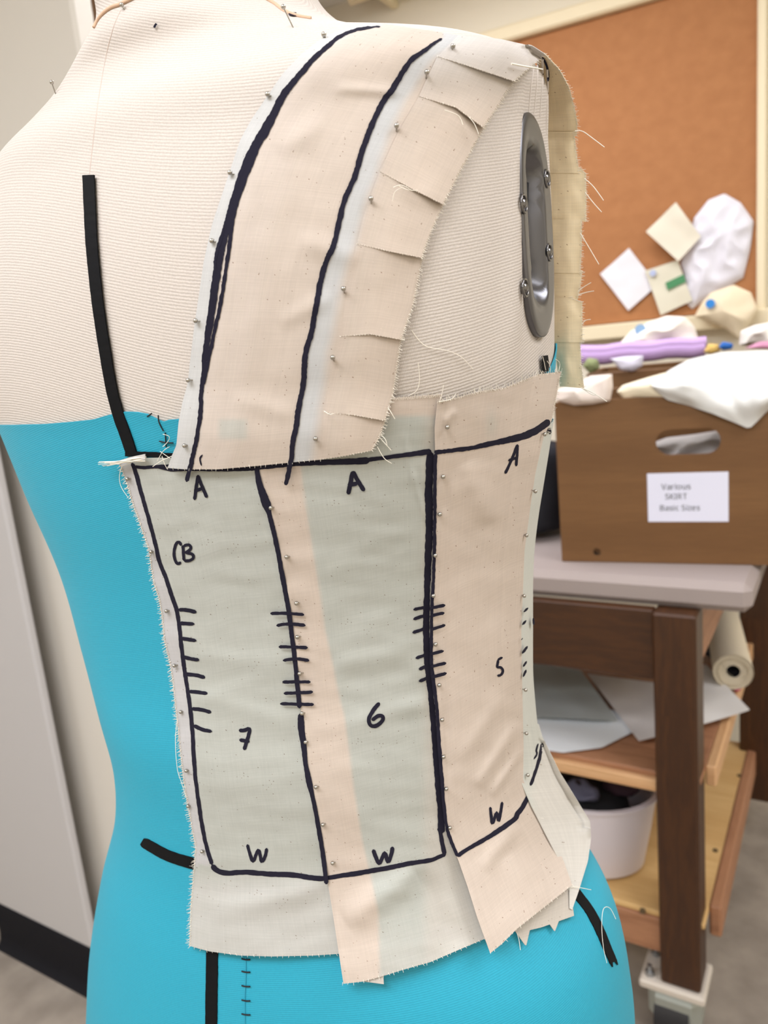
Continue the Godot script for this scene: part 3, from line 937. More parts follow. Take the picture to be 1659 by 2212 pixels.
	for q in [["black", rgb(18, 18, 22), -0.02, 0.0, 0.12, 0.105, 0.05], ["grey printed", rgb(96, 96, 116), 0.015, 0.045, 0.172, 0.035, 0.014], ["dark plum", rgb(54, 30, 42), 0.085, -0.02, 0.168, 0.034, 0.018]]:
		var at: Vector3 = tb.position + T1 * q[2] + T2 * q[3] + Vector3.UP * q[4]
		var g := thing("folded_garment", at, ["black garment filling most of the white tub", "grey printed garment lying on the black one in the white tub", "dark plum garment at the right side of the white tub"][n], "garment", "clothes in the white tub")
		var gm := MB.new()
		var grow := []
		for i in 15:
			var row := PackedVector3Array()
			for j in 33:
				var a := TAU * j / 32.0
				var r: float = sin(PI * i / 14.0) * q[5]
				var y: float = -cos(PI * i / 14.0) * q[6]
				var w: Vector3 = T1 * cos(a) * r * 1.2 + T2 * sin(a) * r * 0.85 + Vector3.UP * y
				row.append(at + w + Vector3.UP * 0.02 * relief.get_noise_3d(w.x * 1500 + n * 99, w.y * 1500, w.z * 1500))
			grow.append(row)
		gm.sheet(grow, func(p): return p - at)
		part("folded_cloth", gm.mesh(at), plain(q[1], 0.85), g)
		n += 1

func paper(label: String, pix: Array, y: float, c: Color, curl: float) -> void:
	var o := P(pix)
	var mid := Vector2.ZERO
	for p in o: mid += p
	mid /= o.size()
	var edge := resample(P(pix + [pix[0], pix[1]]), 8.0, false)
	var low := Vector3(0, y, 0)
	var at := func(p: Vector2, lift: float) -> Vector3:
		var r := ray(p)
		return CAM + r * ((y + lift - 1.36) / r.y)
	var base: Vector3 = at.call(mid, 0.0)
	var t := thing("pattern_paper", base, label, "paper", "pattern sheets on the middle shelf")
	var rows := []
	for j in 9:
		var row := PackedVector3Array()
		for p in edge:
			var r := j / 8.0
			var w: Vector3 = at.call(mid.lerp(p, maxf(r, 0.01)), 0.0)
			row.append(at.call(mid.lerp(p, maxf(r, 0.01)), curl * (0.5 + relief.get_noise_2d(w.x * 500, w.z * 500))))
		rows.append(row)
	var mb := MB.new()
	mb.sheet(rows, func(_p): return Vector3.UP, 0.0008)
	part("sheet", mb.mesh(base), plain(c, 0.6), t)

func box_front(base: Vector3, D: float, mat: Material) -> Node3D:
	# the board is cut through: an oval slot and a small round hole
	var c := CSGPolygon3D.new()
	c.name = "box_front"
	c.polygon = PackedVector2Array([Vector2(-0.277, 0.931), Vector2(0.165, 0.931), Vector2(0.165, 1.238), Vector2(-0.277, 1.238)])
	c.depth = 0.012
	c.basis = Basis(B1, Vector3.UP, B1.cross(Vector3.UP))
	c.position = B2 * (D - 0.0) - base
	c.material = mat
	var slot := CSGPolygon3D.new()
	slot.name = "slot_cut"
	slot.operation = CSGShape3D.OPERATION_SUBTRACTION
	var q := PackedVector2Array()
	for i in 13: q.append(Vector2(-0.0165 + 0.0235 * cos(-PI / 2 + PI * i / 12.0), 1.155 + 0.0235 * sin(-PI / 2 + PI * i / 12.0)))
	for i in 13: q.append(Vector2(-0.0765 + 0.0235 * cos(PI / 2 + PI * i / 12.0), 1.155 + 0.0235 * sin(PI / 2 + PI * i / 12.0)))
	slot.polygon = q
	slot.depth = 0.04
	slot.position = Vector3(0, 0, 0.014)
	slot.material = mat
	c.add_child(slot)
	var hole := CSGPolygon3D.new()
	hole.name = "hole_cut"
	hole.operation = CSGShape3D.OPERATION_SUBTRACTION
	var r := PackedVector2Array()
	for i in 16: r.append(Vector2(-0.21 + 0.007 * cos(TAU * i / 16.0), 0.951 + 0.007 * sin(TAU * i / 16.0)))
	hole.polygon = r
	hole.depth = 0.04
	hole.position = Vector3(0, 0, 0.014)
	hole.material = plain(rgb(20, 14, 10), 0.9)
	c.add_child(hole)
	return c

# ---------------------------------------------------------------- the dress form
const PLATE := Vector3(0.1725, 0.053, -0.0115)            # centre of the arm plate: right, up, back of the form's middle
const PLATE_Z := 0.0255
const PLATE_Y := 0.0530
var cover_edge := []                                     # [angle, height] of the upper edge of the blue cover

func angles(p: Vector2) -> Vector2:
	var q := hit(p) - AX
	return Vector2(atan2(q.dot(BB) - zcen(q.y), q.dot(BR)), q.y)

func edge_height(th: float) -> float:
	var e := cover_edge
	if th <= e[0].x: return e[0].y
	for i in e.size() - 1:
		if th <= e[i + 1].x: return lerpf(e[i].y, e[i + 1].y, smoothstep(e[i].x, e[i + 1].x, th) * 0.5 + 0.5 * (th - e[i].x) / maxf(1e-6, e[i + 1].x - e[i].x))
	return e[-1].y

func form() -> void:
	var f := thing("dress_form", Vector3(AX.x, 0, AX.z), "cream canvas dress form seen from behind with steel arm plate and neck", "dress form")
	# canvas: fine ribs across
	var rr := RandomNumberGenerator.new()
	rr.seed = 3
	var ns := FastNoiseLite.new()
	ns.seed = 8; ns.frequency = 0.02; ns.fractal_octaves = 3
	var ribs := Image.create(512, 512, false, Image.FORMAT_RGB8)
	var relf := Image.create(512, 512, false, Image.FORMAT_RGB8)
	for y in 512:
		for x in 512:
			var a := 0.5 + 0.5 * sin(TAU * 32.0 * y / 512.0 + ns.get_noise_2d(x * 0.6, y * 2.0) * 0.9)
			var b := 0.5 + 0.5 * sin(TAU * 64.0 * x / 512.0 + PI * floorf(y / 16.0))
			var g := ns.get_noise_2d(x * 3.0, y * 3.0)
			var c := clampf(0.925 + 0.065 * a + 0.035 * g - 0.03 * b * a, 0, 1)
			var hh := clampf(a * 0.62 + b * 0.2 + g * 0.18, 0, 1)
			ribs.set_pixel(x, y, Color(c, c * 0.995, c * 0.985))
			relf.set_pixel(x, y, Color(hh, hh, hh))
	var canvas := plain(rgb(211, 202, 194), 0.92)
	canvas.albedo_texture = ImageTexture.create_from_image(ribs)
	canvas.heightmap_enabled = true
	canvas.heightmap_texture = ImageTexture.create_from_image(relf)
	canvas.heightmap_scale = 0.018
	canvas.metallic_specular = 0.25
	canvas.uv1_scale = Vector3(22, 22, 1)                 # one tile is 4.5 cm: 32 ribs of 1.4 mm
	var rows := []
	var uvs := []
	var hs := []
	for i in 90: hs.append(lerpf(H0, 0.10, i / 90.0))
	for i in 91: hs.append(lerpf(0.10, H1, i / 90.0))
	for h in hs:
		var row := PackedVector3Array()
		var uv := PackedVector2Array()
		for j in 289:
			var th := TAU * j / 288.0 - PI
			var p := body_point(h, th, 0.0)
			var q := p - AX
			var dz := (q.dot(BB) - PLATE.z) / PLATE_Z
			var dy: float = (h - PLATE.y) / PLATE_Y
			if q.dot(BR) > 0.1 and dz * dz + dy * dy < 0.9: p -= BR * 0.022 * (1 - smoothstep(0.6, 0.9, dz * dz + dy * dy))
			row.append(p)
			uv.append(Vector2(th * 0.16, h + 0.02 * sin(th * 2.0)))
		rows.append(row); uvs.append(uv)
	var mb := MB.new()
	mb.sheet(rows, func(p): return (p - AX) * Vector3(1, 0, 1) + Vector3.UP * 0.02, 0.0, uvs)
	var top := rows[rows.size() - 1] as PackedVector3Array
	var bot := rows[0] as PackedVector3Array
	for e in [[top, Vector3.UP], [bot, Vector3.DOWN]]:
		var c := AX + Vector3(0, e[0][0].y - AX.y, 0)
		var o := mb.vert(c, e[1])
		for j in 288: mb.tri(o, mb.vert(e[0][j], e[1]), mb.vert(e[0][j + 1], e[1]))
	part("torso", mb.mesh(f.position), canvas, f)
	# what holds it up
	var iron := plain(rgb(60, 60, 64), 0.4, 0.8)
	var pm := MB.new()
	pm.tube(PackedVector3Array([f.position + Vector3(0, 0.03, 0), f.position + Vector3(0, 0.5, 0), f.position + Vector3(0, 0.91, 0)]), 0.02, -1, 20)
	part("stand_pole", pm.mesh(f.position), iron, f)
	var sm := MB.new()
	sm.tube(PackedVector3Array([f.position, f.position + Vector3(0, 0.015, 0), f.position + Vector3(0, 0.03, 0)]), 0.24, 0.20, 40)
	part("stand_base", sm.mesh(f.position), iron, f)
	# the arm plate: an oval of brushed steel, pressed in along a slot, with four screws
	var steel := plain(rgb(118, 117, 120), 0.30, 0.9)
	steel.albedo_texture = picture(128, 128, func(x, y): return Color.WHITE * (0.9 + 0.1 * sin(x * 7.3 + sin(y * 0.9) * 3)))
	steel.uv1_scale = Vector3(1, 1, 1)
	var pr := []
	var prof := [0.0, 0.08, 0.16, 0.24, 0.32, 0.4, 0.48, 0.56, 0.64, 0.72, 0.8, 0.88, 0.94, 0.97, 0.99, 1.0, 1.0]
	for i in prof.size():
		var row := PackedVector3Array()
		for j in 121:
			var a := TAU * j / 120.0
			var round_off := pow(pow(absf(cos(a)), 2.5) + pow(absf(sin(a)), 2.5), -1.0 / 2.5)
			var z: float = cos(a) * PLATE_Z * prof[i] * round_off
			var y: float = sin(a) * PLATE_Y * prof[i] * round_off
			var sd := Vector2(z - 0.003, maxf(absf(y) - 0.024, 0.0)).length() - 0.0120
			var x := -0.0150 * (1.0 - smoothstep(-0.004, 0.002, sd)) * smoothstep(-0.046, -0.016, y)
			if prof[i] > 0.95: x -= 0.0012 * (prof[i] - 0.95) / 0.05
			if i == prof.size() - 1: x -= 0.007
			row.append(AX + BR * (PLATE.x + x) + BB * (PLATE.z + z) + Vector3.UP * (PLATE.y + y))
		pr.append(row)
	var am := MB.new()
	am.sheet(pr, func(p): return BR * 0.2 + (p - AX - BR * PLATE.x - BB * PLATE.z - Vector3.UP * PLATE.y))
	var plate := part("arm_plate", am.mesh(f.position), steel, f, "brushed steel oval arm plate")
	for q in [Vector2(1181, 386), Vector2(1186, 545), Vector2(1134, 622), Vector2(1131, 440)]:
		var w := on_plane(q, BR, AX.dot(BR) + PLATE.x)
		var m := MB.new()
		var ring := PackedVector3Array()
		for i in 25: ring.append(w + (BB * cos(TAU * i / 24.0) + Vector3.UP * sin(TAU * i / 24.0)) * 0.0040 + BR * 0.0002)
		m.tube(ring, 0.0007, -1, 6, false)
		m.ball(w - BR * 0.0012, 0.0028, 6, 14, Vector3.ONE)
		part("screw", m.mesh(f.position), plain(rgb(120, 118, 118), 0.22, 0.95), plate)
	# woven tape round the top of the armhole
	var tape := plain(rgb(212, 202, 193), 0.9)
	for q in [[1152, 150, 1146, 190, 1142, 240, 1141, 262], [1162, 130, 1160, 170, 1156, 215, 1153, 250], [1172, 128, 1172, 170, 1168, 215, 1166, 252], [1182, 150, 1183, 200, 1180, 250, 1180, 290]]:
		var m := MB.new()
		var bead := PackedVector3Array()
		for p in resample(P(q), 6.0): bead.append(hit(p, 0.0))
		m.tube(bead, 0.0006, 0.0004, 6)
		part("armhole_tape", m.mesh(f.position), tape, f)
	var dark_slot := MB.new()
	dark_slot.tube(PackedVector3Array([on_plane(Vector2(1138, 396), BR, AX.dot(BR) + PLATE.x - 0.004), on_plane(Vector2(1137, 420), BR, AX.dot(BR) + PLATE.x - 0.004), on_plane(Vector2(1136, 448), BR, AX.dot(BR) + PLATE.x - 0.004)]), 0.0011, -1, 8)
	part("slot", dark_slot.mesh(f.position), plain(rgb(14, 14, 16), 0.8), plate)
	var mk := MB.new()
	ribbon(mk, P([1166, 122, 1175, 130, 1181, 143, 1184, 160, 1184, 176]), 5, func(p): return hit(p, 0.0018), 0.5)
	part("marker_line", mk.mesh(f.position), ink(), f)
	# seam down the centre back, cord round the neck
	var sl := MB.new()
	var seam := PackedVector3Array()
	for p in resample(P([262, 22, 247, 55, 232, 110, 217, 190, 206, 270, 199, 330, 193, 385]), 8.0): seam.append(hit(p, -0.0001))
	sl.tube(seam, 0.00028, -1, 5)
	part("seam", sl.mesh(f.position), plain(rgb(196, 178, 166), 0.9), f)
	var nc := MB.new()
	var cord := PackedVector3Array()
	for p in resample(P([203, 60, 212, 42, 226, 26, 242, 15, 258, 10, 275, 2, 292, -6, 330, -22, 400, -34, 470, -34, 540, -18, 590, 6, 612, 22, 640, 34, 672, 40]), 7.0): cord.append(hit(p, 0.0004))
	nc.tube(cord, 0.0009, -1, 7)
	part("neck_cord", nc.mesh(f.position), plain(rgb(206, 172, 144), 0.8), f)
	for q in [[[333, 60, 335, 55, 338, 51], 5], [[624, 28, 632, 30, 640, 31], 8]]:
		var m := MB.new()
		ribbon(m, P(q[0]), q[1], func(p): return hit(p, 0.0008), 0.5, 0.0, false, 2.0)
		part("ink_spot", m.mesh(f.position), ink(), f)
	# the stretch cover pulled up over the form
	for p in P([4, 918, 25, 918, 60, 917, 100, 916, 150, 912, 200, 907, 245, 895, 275, 889, 300, 890, 322, 894, 340, 903, 352, 912, 366, 907, 390, 905, 500, 905, 834, 897, 943, 897, 1060, 880, 1140, 840, 1180, 800, 1198, 752, 1203, 742]):
		var a := angles(p)
		cover_edge.append(a)
	cover_edge.sort_custom(func(a, b): return a.x < b.x)
	var cv := thing("stretch_cover", AX + Vector3(0, H0, 0), "turquoise stretch knit cover pulled over the lower half of the dress form", "stretch cover")
	var knit := plain(rgb(33, 158, 184), 0.62)
	var kt := Image.create(256, 256, false, Image.FORMAT_RGB8)
	var kb := Image.create(256, 256, false, Image.FORMAT_RGB8)
	for y in 256:
		for x in 256:
			var a := 0.5 + 0.5 * sin(TAU * (24.0 * y + 4.0 * x) / 256.0)
			var b := 0.5 + 0.5 * sin(TAU * 48.0 * x / 256.0)
			var g := ns.get_noise_2d(x * 2.0, y * 2.0)
			var c := clampf(0.95 + 0.05 * a + 0.02 * g, 0, 1)
			kt.set_pixel(x, y, Color(c, c, c))
			var hh := clampf(a * 0.7 + b * 0.3, 0, 1)
			kb.set_pixel(x, y, Color(hh, hh, hh))
	knit.albedo_texture = ImageTexture.create_from_image(kt)
	knit.heightmap_enabled = true
	knit.heightmap_texture = ImageTexture.create_from_image(kb)
	knit.heightmap_scale = 0.006
	knit.uv1_scale = Vector3(40, 40, 1)
	knit.rim_enabled = true
	knit.rim = 0.2
	var cr := []
	var cu := []
	for i in 121:
		var row := PackedVector3Array()
		var uv := PackedVector2Array()
		for j in 289:
			var th := TAU * j / 288.0 - PI
			var eh := edge_height(th)
			var h := lerpf(eh, H0 - 0.002, i / 120.0)
			var d := 0.0009 + 0.0006 * exp(-i * 0.9)                    # the raw edge rolls a little
			row.append(body_point(h, th, d))
			uv.append(Vector2(th * 0.16, h))
		cr.append(row); cu.append(uv)
	var cm := MB.new()
	cm.sheet(cr, func(p): return (p - AX) * Vector3(1, 0, 1), 0.0007, cu)
	part("knit_tube", cm.mesh(cv.position), knit, cv)
	# the seam below the muslin with its black basting stitches
	var bm := MB.new()
	var bl := PackedVector3Array()
	for p in resample(P([531, 2040, 531, 2110, 529, 2160, 530, 2260]), 8.0): bl.append(hit(p, 0.0010))
	bm.tube(bl, 0.0005, -1, 5)
	part("seam", bm.mesh(cv.position), plain(rgb(36, 150, 176), 0.7), cv)
	for y in [2072, 2099, 2130, 2161, 2191]:
		stitch(cv, [522, y - 1, 531, y + 1, 540, y + 1], 3.5)
	for q in [[318, 900, 324, 896, 328, 893], [342, 897, 343, 910, 348, 922, 353, 931], [344, 953, 358, 956, 374, 957], [357, 935, 358, 950, 359, 966]]: stitch(cv, q, 3.0)

func stitch(parent: Node3D, pix: Array, w: float) -> void:
	var pts := PackedVector3Array()
	for p in resample(P(pix), 3.0): pts.append(hit(p, 0.0016))
	var m := MB.new()
	m.tube(pts, w * 0.00011, -1, 6)
	part("stitch", m.mesh(parent.position), plain(rgb(18, 20, 24), 0.7), parent)

var ink_mat: StandardMaterial3D
func ink() -> StandardMaterial3D:
	if ink_mat == null:
		ink_mat = plain(rgb(36, 34, 46), 0.85)
		ink_mat.metallic_specular = 0.2
	return ink_mat

# ---------------------------------------------------------------- the muslin
func crease(p: Vector2, list: Array) -> float:           # soft ridges: [x0, y0, x1, y1, half width, height in metres]
	var s := 0.0
	for q in list:
		var a := Vector2(q[0], q[1])
		var b := Vector2(q[2], q[3])
		var t := clampf((p - a).dot(b - a) / (b - a).length_squared(), 0, 1)
		var d: float = p.distance_to(a.lerp(b, t)) / q[4]
		if d < 3: s += q[5] * exp(-d * d) * (1 - pow(absf(t * 2 - 1), 4.0))
	return s

func mix3(a: Color, b: Color, t: float) -> Color:
	return a.lerp(b, clampf(t, 0, 1))

var DOUBLE := Color(0.655, 0.553, 0.468)                 # two layers, or one over the cream canvas
var SINGLE := Color(0.505, 0.513, 0.462)                 # one layer over the turquoise cover
var draw_lift := 0.0

func mark(parent: Node3D, called: String, pix: Array, width, place: Callable, label := "", rough := 0.9) -> void:
	draw_lift = fmod(draw_lift + 0.00003, 0.00024)
	var lift := 0.00022 + draw_lift
	var m := MB.new()
	var on := func(p: Vector2) -> Vector3:
		var q: Vector3 = place.call(p)
		return q + (CAM - q).normalized() * lift
	ribbon(m, P(pix), width, on, rough, 0.0, true, 4.0)
	part(called, m.mesh(parent.position), ink(), parent, label)

func glyph(parent: Node3D, place: Callable, label: String, strokes: Array, width: float) -> void:
	var m := MB.new()
	var lift := 0.00030
	for s in strokes:
		lift += 0.00003
		var l2 := lift
		ribbon(m, P(s), width, func(p): 
			var q: Vector3 = place.call(p)
			return q + (CAM - q).normalized() * l2, 0.6, 0.0, true, 3.0)
	part("letter" if not label.contains("numeral") else "numeral", m.mesh(parent.position), ink(), parent, label)

func muslin() -> void:
	var tex := weave(21, 0.05, 0.06, 90)
	var tex2 := weave(22, 0.05, 0.06, 60)
	var fab := cloth(tex, 16.0, Color.WHITE)
	var fab2 := cloth(tex2, 15.0, Color.WHITE)
	var nz := func(p: Vector2, a: float, kx: float, ky: float, o: float) -> float: return a * relief.get_noise_2d(p.x * kx + o, p.y * ky + o)

	# ---- panel 7, at the centre back
	var c7 := [[400, 1420, 640, 1440, 26, 0.0006], [420, 1500, 640, 1560, 22, 0.0005], [430, 1620, 650, 1600, 30, -0.0004], [450, 1975, 700, 1920, 26, 0.0012]]
	var d7 := func(p: Vector2) -> float: return 0.0019 + nz.call(p, 0.0006, 0.5, 1.2, 0) + 1.8 * crease(p, c7) + 0.004 * smoothstep(1880, 2060, p.y) + 0.0010 * sin((p.x - 430) / 300.0 * 5.0) * smoothstep(1900, 2060, p.y)
	var on7 := func(p: Vector2) -> Vector3: return hit(p, d7.call(p))
	var t7 := thing("bodice_muslin", hit(Vector2(580, 2060)), "grey green muslin panel marked 7 and CB with a frayed left edge", "muslin piece")
	var l7 := P([257, 1001, 270, 1033, 287, 1092, 300, 1126, 321, 1189, 327, 1232, 331, 1259, 342, 1290, 349, 1330, 354, 1383, 365, 1428, 372, 1467, 377, 1515, 383, 1566, 389, 1627, 396, 1687, 406, 1747, 414, 1790, 422, 1831, 417, 1890, 411, 1966, 409, 2043])
	var line_cb := P([285, 1000, 293, 1020, 305, 1065, 318, 1110, 333, 1165, 345, 1215, 357, 1245, 370, 1285, 382, 1320, 388, 1360, 391, 1390, 396, 1430, 402, 1470, 408, 1510, 413, 1550, 417, 1600, 418, 1625, 422, 1680, 430, 1740, 436, 1780, 445, 1825, 458, 1868])
	var b7 := P([409, 2043, 430, 2049, 452, 2055, 520, 2064, 588, 2066, 678, 2064, 765, 2058])
	var m7 := patch(P([257, 1001, 300, 990, 365, 988, 430, 960, 590, 940]), P([590, 940, 600, 1090, 640, 1250, 665, 1430, 680, 1560, 700, 1700, 725, 1850, 735, 1950, 765, 2058]), b7, l7, 7.0, on7,
		func(p: Vector2, _s: float, _t: float) -> Color:
			var e := p.x - x_at(line_cb, p.y)
			return mix3(Color(0.56, 0.545, 0.535), SINGLE, (e + 8) / 14.0) if p.y < 1868 else mix3(SINGLE, Color(0.545, 0.53, 0.49), (p.y - 1870) / 60.0))
	part("panel_cloth", m7.mesh(t7.position), fab, t7)
	fringe(l7, Vector2(-0.95, 0.3), on7, 2.6, 9, t7)
	fringe(b7, Vector2(0.1, 1), on7, 13.0, 5, t7)
	mark(t7, "marker_line", [285, 1000, 293, 1020, 305, 1065, 318, 1110, 333, 1165, 345, 1215, 357, 1245, 370, 1285, 382, 1320, 388, 1360, 391, 1390, 396, 1430, 402, 1470, 408, 1510, 413, 1550, 417, 1600, 418, 1625, 422, 1680, 430, 1740, 436, 1780, 445, 1825, 458, 1868], 8.5, on7)
	mark(t7, "marker_line", [458, 1868, 468, 1880, 490, 1886, 530, 1884, 580, 1888, 630, 1890, 680, 1897, 706, 1897], 11, on7)
	mark(t7, "marker_line", [290, 1008, 312, 1010, 340, 1008, 375, 1011, 470, 1013, 556, 1011], [[0, 0.2, 0.3, 0.45, 1], [7, 8, 16, 10, 11]], on7)
	for q in [[385, 1317, 405, 1318, 424, 1323], [388, 1346, 420, 1348], [391, 1379, 424, 1384], [395, 1418, 412, 1423, 430, 1426], [400, 1456, 425, 1459, 443, 1464], [408, 1493, 448, 1498], [413, 1531, 435, 1533, 456, 1539], [418, 1567, 438, 1576, 458, 1580]]: mark(t7, "notch_mark", q, 8, on7)
	glyph(t7, on7, "handwritten black letter A", [[428, 1026, 424, 1052, 420, 1080], [427, 1027, 436, 1050, 447, 1075], [422, 1060, 431, 1057, 441, 1054]], 7.5)
	glyph(t7, on7, "handwritten black letters CB", [[391, 1179, 387, 1171, 380, 1175, 376, 1192, 378, 1209, 384, 1218, 391, 1214], [395, 1178, 396, 1195, 397, 1211], [396, 1179, 408, 1177, 412, 1185, 402, 1193, 398, 1194], [400, 1194, 415, 1197, 417, 1206, 408, 1211, 397, 1211]], 6.5)
	glyph(t7, on7, "handwritten black numeral 7", [[516, 1577, 526, 1578, 539, 1575, 535, 1595, 527, 1620], [517, 1598, 528, 1600, 539, 1602]], 8)
	glyph(t7, on7, "handwritten black letter W", [[534, 1824, 540, 1845, 547, 1860, 558, 1836, 565, 1861, 573, 1848, 576, 1832]], 7)

	# ---- panel 6, in the middle
	var l6 := P([550, 905, 557, 1010, 566, 1055, 578, 1095, 591, 1140, 601, 1190, 613, 1250, 626, 1320, 633, 1375, 639, 1430, 645, 1490, 651, 1545, 658, 1610, 665, 1665, 679, 1725, 693, 1800, 701, 1850, 708, 1905, 720, 1980, 732, 2060, 742, 2125])
	var r6 := P([955, 852, 948, 930, 942, 980, 938, 1075, 936, 1200, 934, 1300, 934, 1430, 938, 1480, 945, 1540, 950, 1612, 956, 1690, 962, 1750, 974, 1800, 1000, 1852, 1024, 1905, 1046, 1965, 1066, 2020])
	var b6 := P([742, 2125, 785, 2120, 829, 2108, 870, 2095, 930, 2078, 990, 2052, 1066, 2020])
	var allow := P([640, 890, 650, 1012, 660, 1090, 676, 1190, 691, 1280, 703, 1364, 718, 1430, 732, 1500, 745, 1551, 757, 1642, 764, 1700, 781, 1808, 795, 1867, 817, 1966, 821, 2110])
	var c6 := [[720, 1430, 900, 1400, 20, 0.0006], [740, 1470, 900, 1450, 16, -0.0004], [740, 1570, 930, 1520, 20, 0.0006], [890, 1010, 920, 1130, 6, 0.0004], [745, 1990, 900, 1890, 30, 0.002], [900, 1880, 990, 2050, 26, -0.0012], [870, 930, 900, 1080, 6, 0.0003]]
	var d6 := func(p: Vector2) -> float: return 0.0029 + nz.call(p, 0.0006, 0.5, 1.2, 300) + 1.8 * crease(p, c6) + 0.006 * smoothstep(1880, 2120, p.y) + 0.0005 * exp(-pow((p.x - x_at(l6, p.y) - 6) / 5.0, 2.0)) - 0.0006 * smoothstep(880, 960, p.x)
	var on6 := func(p: Vector2) -> Vector3: return hit(p, d6.call(p))
	var t6 := thing("bodice_muslin", hit(Vector2(850, 2090)), "muslin panel marked 6 with pink double strip along its left seam", "muslin piece")
	var m6 := patch(P([550, 905, 700, 880, 843, 860, 955, 852]), r6, b6, l6, 7.0, on6,
		func(p: Vector2, _s: float, _t: float) -> Color:
			var e := (p.x - x_at(allow, p.y)) / 8.0 + 0.5
			var c := mix3(DOUBLE, SINGLE, e)
			c = mix3(c, Color(0.60, 0.54, 0.475), smoothstep(900, 935, p.x) * 0.55)
			c = mix3(c, Color(0.56, 0.535, 0.485), smoothstep(1960, 2110, p.y) * smoothstep(0, 1, e) * 0.5)
			return mix3(DOUBLE, c, (p.y - 893) / 10.0))
	part("panel_cloth", m6.mesh(t6.position), fab, t6)
	var fold := patch(P([770, 2112, 828, 2105]), P([828, 2105, 829, 2126]), P([772, 2119, 800, 2122, 829, 2126]), P([770, 2112, 772, 2119]), 7.0, func(p): return hit(p, 0.0078), func(_p, _s, _t): return Color(0.60, 0.55, 0.49))
	part("folded_corner", fold.mesh(t6.position), fab, t6)
	fringe(P([842, 862, 900, 858, 948, 854]), Vector2(0, -1), on6, 3.5, 9, t6)
	fringe(b6, Vector2(0.3, 1), on6, 11.0, 6, t6)
	mark(t6, "marker_line", [554, 1008, 560, 1045, 575, 1088, 584, 1120, 598, 1180, 609, 1240, 622, 1310, 630, 1370, 637, 1425, 642, 1480, 647, 1530], [[0, 0.05, 0.16, 0.2, 1], [10, 12, 20, 10, 10]], func(p): return hit(p, 0.0034))
	mark(t6, "marker_line", [649, 1541, 651, 1575, 656, 1610, 660, 1650, 668, 1690, 677, 1730, 690, 1800, 698, 1850, 705, 1910], [[0, 0.08, 0.3, 0.4, 0.5, 1], [12, 15, 9, 13, 9, 10]], func(p): return hit(p, 0.0034 + 0.001 * smoothstep(1850, 1910, p.y)))
	mark(t6, "marker_line", [556, 1011, 624, 1003, 696, 999, 758, 997, 798, 995], [[0, 0.7, 1], [9, 12, 15]], on6)
	mark(t6, "marker_line", [790, 994, 852, 986, 890, 981, 932, 975], [[0, 0.5, 1], [9, 9, 13]], on6)
	mark(t6, "marker_line", [704, 1897, 760, 1888, 820, 1878, 880, 1866, 930, 1858, 950, 1850, 963, 1845], [[0, 0.2, 0.8, 1], [9, 11, 10, 8]], on6)
	mark(t6, "marker_line", [930, 976, 926, 1062, 928, 1116, 925, 1206, 922, 1297, 921, 1350, 923, 1431, 928, 1476, 934, 1536, 940, 1612, 946, 1687, 952, 1747, 953, 1800], [[0, 0.15, 0.3, 0.7, 0.95, 1], [16, 17, 14, 12, 15, 17]], on6, "", 1.5)
	mark(t6, "marker_line", [949, 1780, 954, 1815, 961, 1847], 9, on6)
	for q in [[584, 1325, 620, 1325, 657, 1328], [597, 1351, 628, 1348, 660, 1351], [602, 1397, 640, 1398, 665, 1399], [611, 1427, 640, 1423, 668, 1427], [610, 1473, 671, 1473], [613, 1498, 676, 1495], [605, 1520, 640, 1521, 678, 1522]]: mark(t6, "notch_mark", q, 7, func(p): return hit(p, 0.0036))
	for q in [[893, 1317, 918, 1312], [893, 1338, 920, 1329], [891, 1367, 918, 1358], [898, 1422, 921, 1414], [905, 1446, 922, 1439], [905, 1472, 924, 1464]]: mark(t6, "notch_mark", q, 7, on6)
	glyph(t6, on6, "handwritten black letter A", [[762, 1018, 757, 1044, 752, 1068], [762, 1018, 774, 1040, 787, 1061], [751, 1047, 762, 1046, 773, 1044]], 9.5)
	glyph(t6, on6, "handwritten black numeral 6", [[820, 1518, 808, 1532, 797, 1552, 800, 1566, 812, 1568, 825, 1558, 827, 1548, 818, 1546, 803, 1556]], 8.5)
	glyph(t6, on6, "handwritten black letter W", [[806, 1835, 812, 1852, 820, 1865, 831, 1842, 838, 1862, 845, 1846, 848, 1829]], 8.5)

	# ---- panel 4, the sliver at the right edge of the body
	var on4 := func(p: Vector2) -> Vector3: return hit(p, 0.0029 + 0.0025 * smoothstep(1640, 1760, p.y) + nz.call(p, 0.0008, 0.6, 0.6, 90) * smoothstep(1600, 1750, p.y))
	var t4 := thing("bodice_muslin", hit(Vector2(1215, 1960)), "pale greenish muslin piece curving out of sight at the waist edge", "muslin piece")
	var wr := []
	var wu := []
	var wc := []
	for i in 81:
		var row := PackedVector3Array()
		var uv := PackedVector2Array()
		var col := PackedColorArray()
		for j in 41:
			var th := deg_to_rad(lerpf(14.0, -75.0, j / 40.0))
			var h := lerpf(angles(Vector2(1186, 908)).y, -0.238, i / 80.0)
			row.append(body_point(h, th, 0.0028))
			uv.append(Vector2(th * 0.17, h) / 0.24)
			col.append(Color(0.65, 0.65, 0.585))
		wr.append(row); wu.append(uv); wc.append(col)
	var m4w := MB.new()
	m4w.sheet(wr, func(p): return (p - AX) * Vector3(1, 0, 1), 0.0004, wu, wc)
	part("panel_cloth", m4w.mesh(t4.position), fab2, t4)
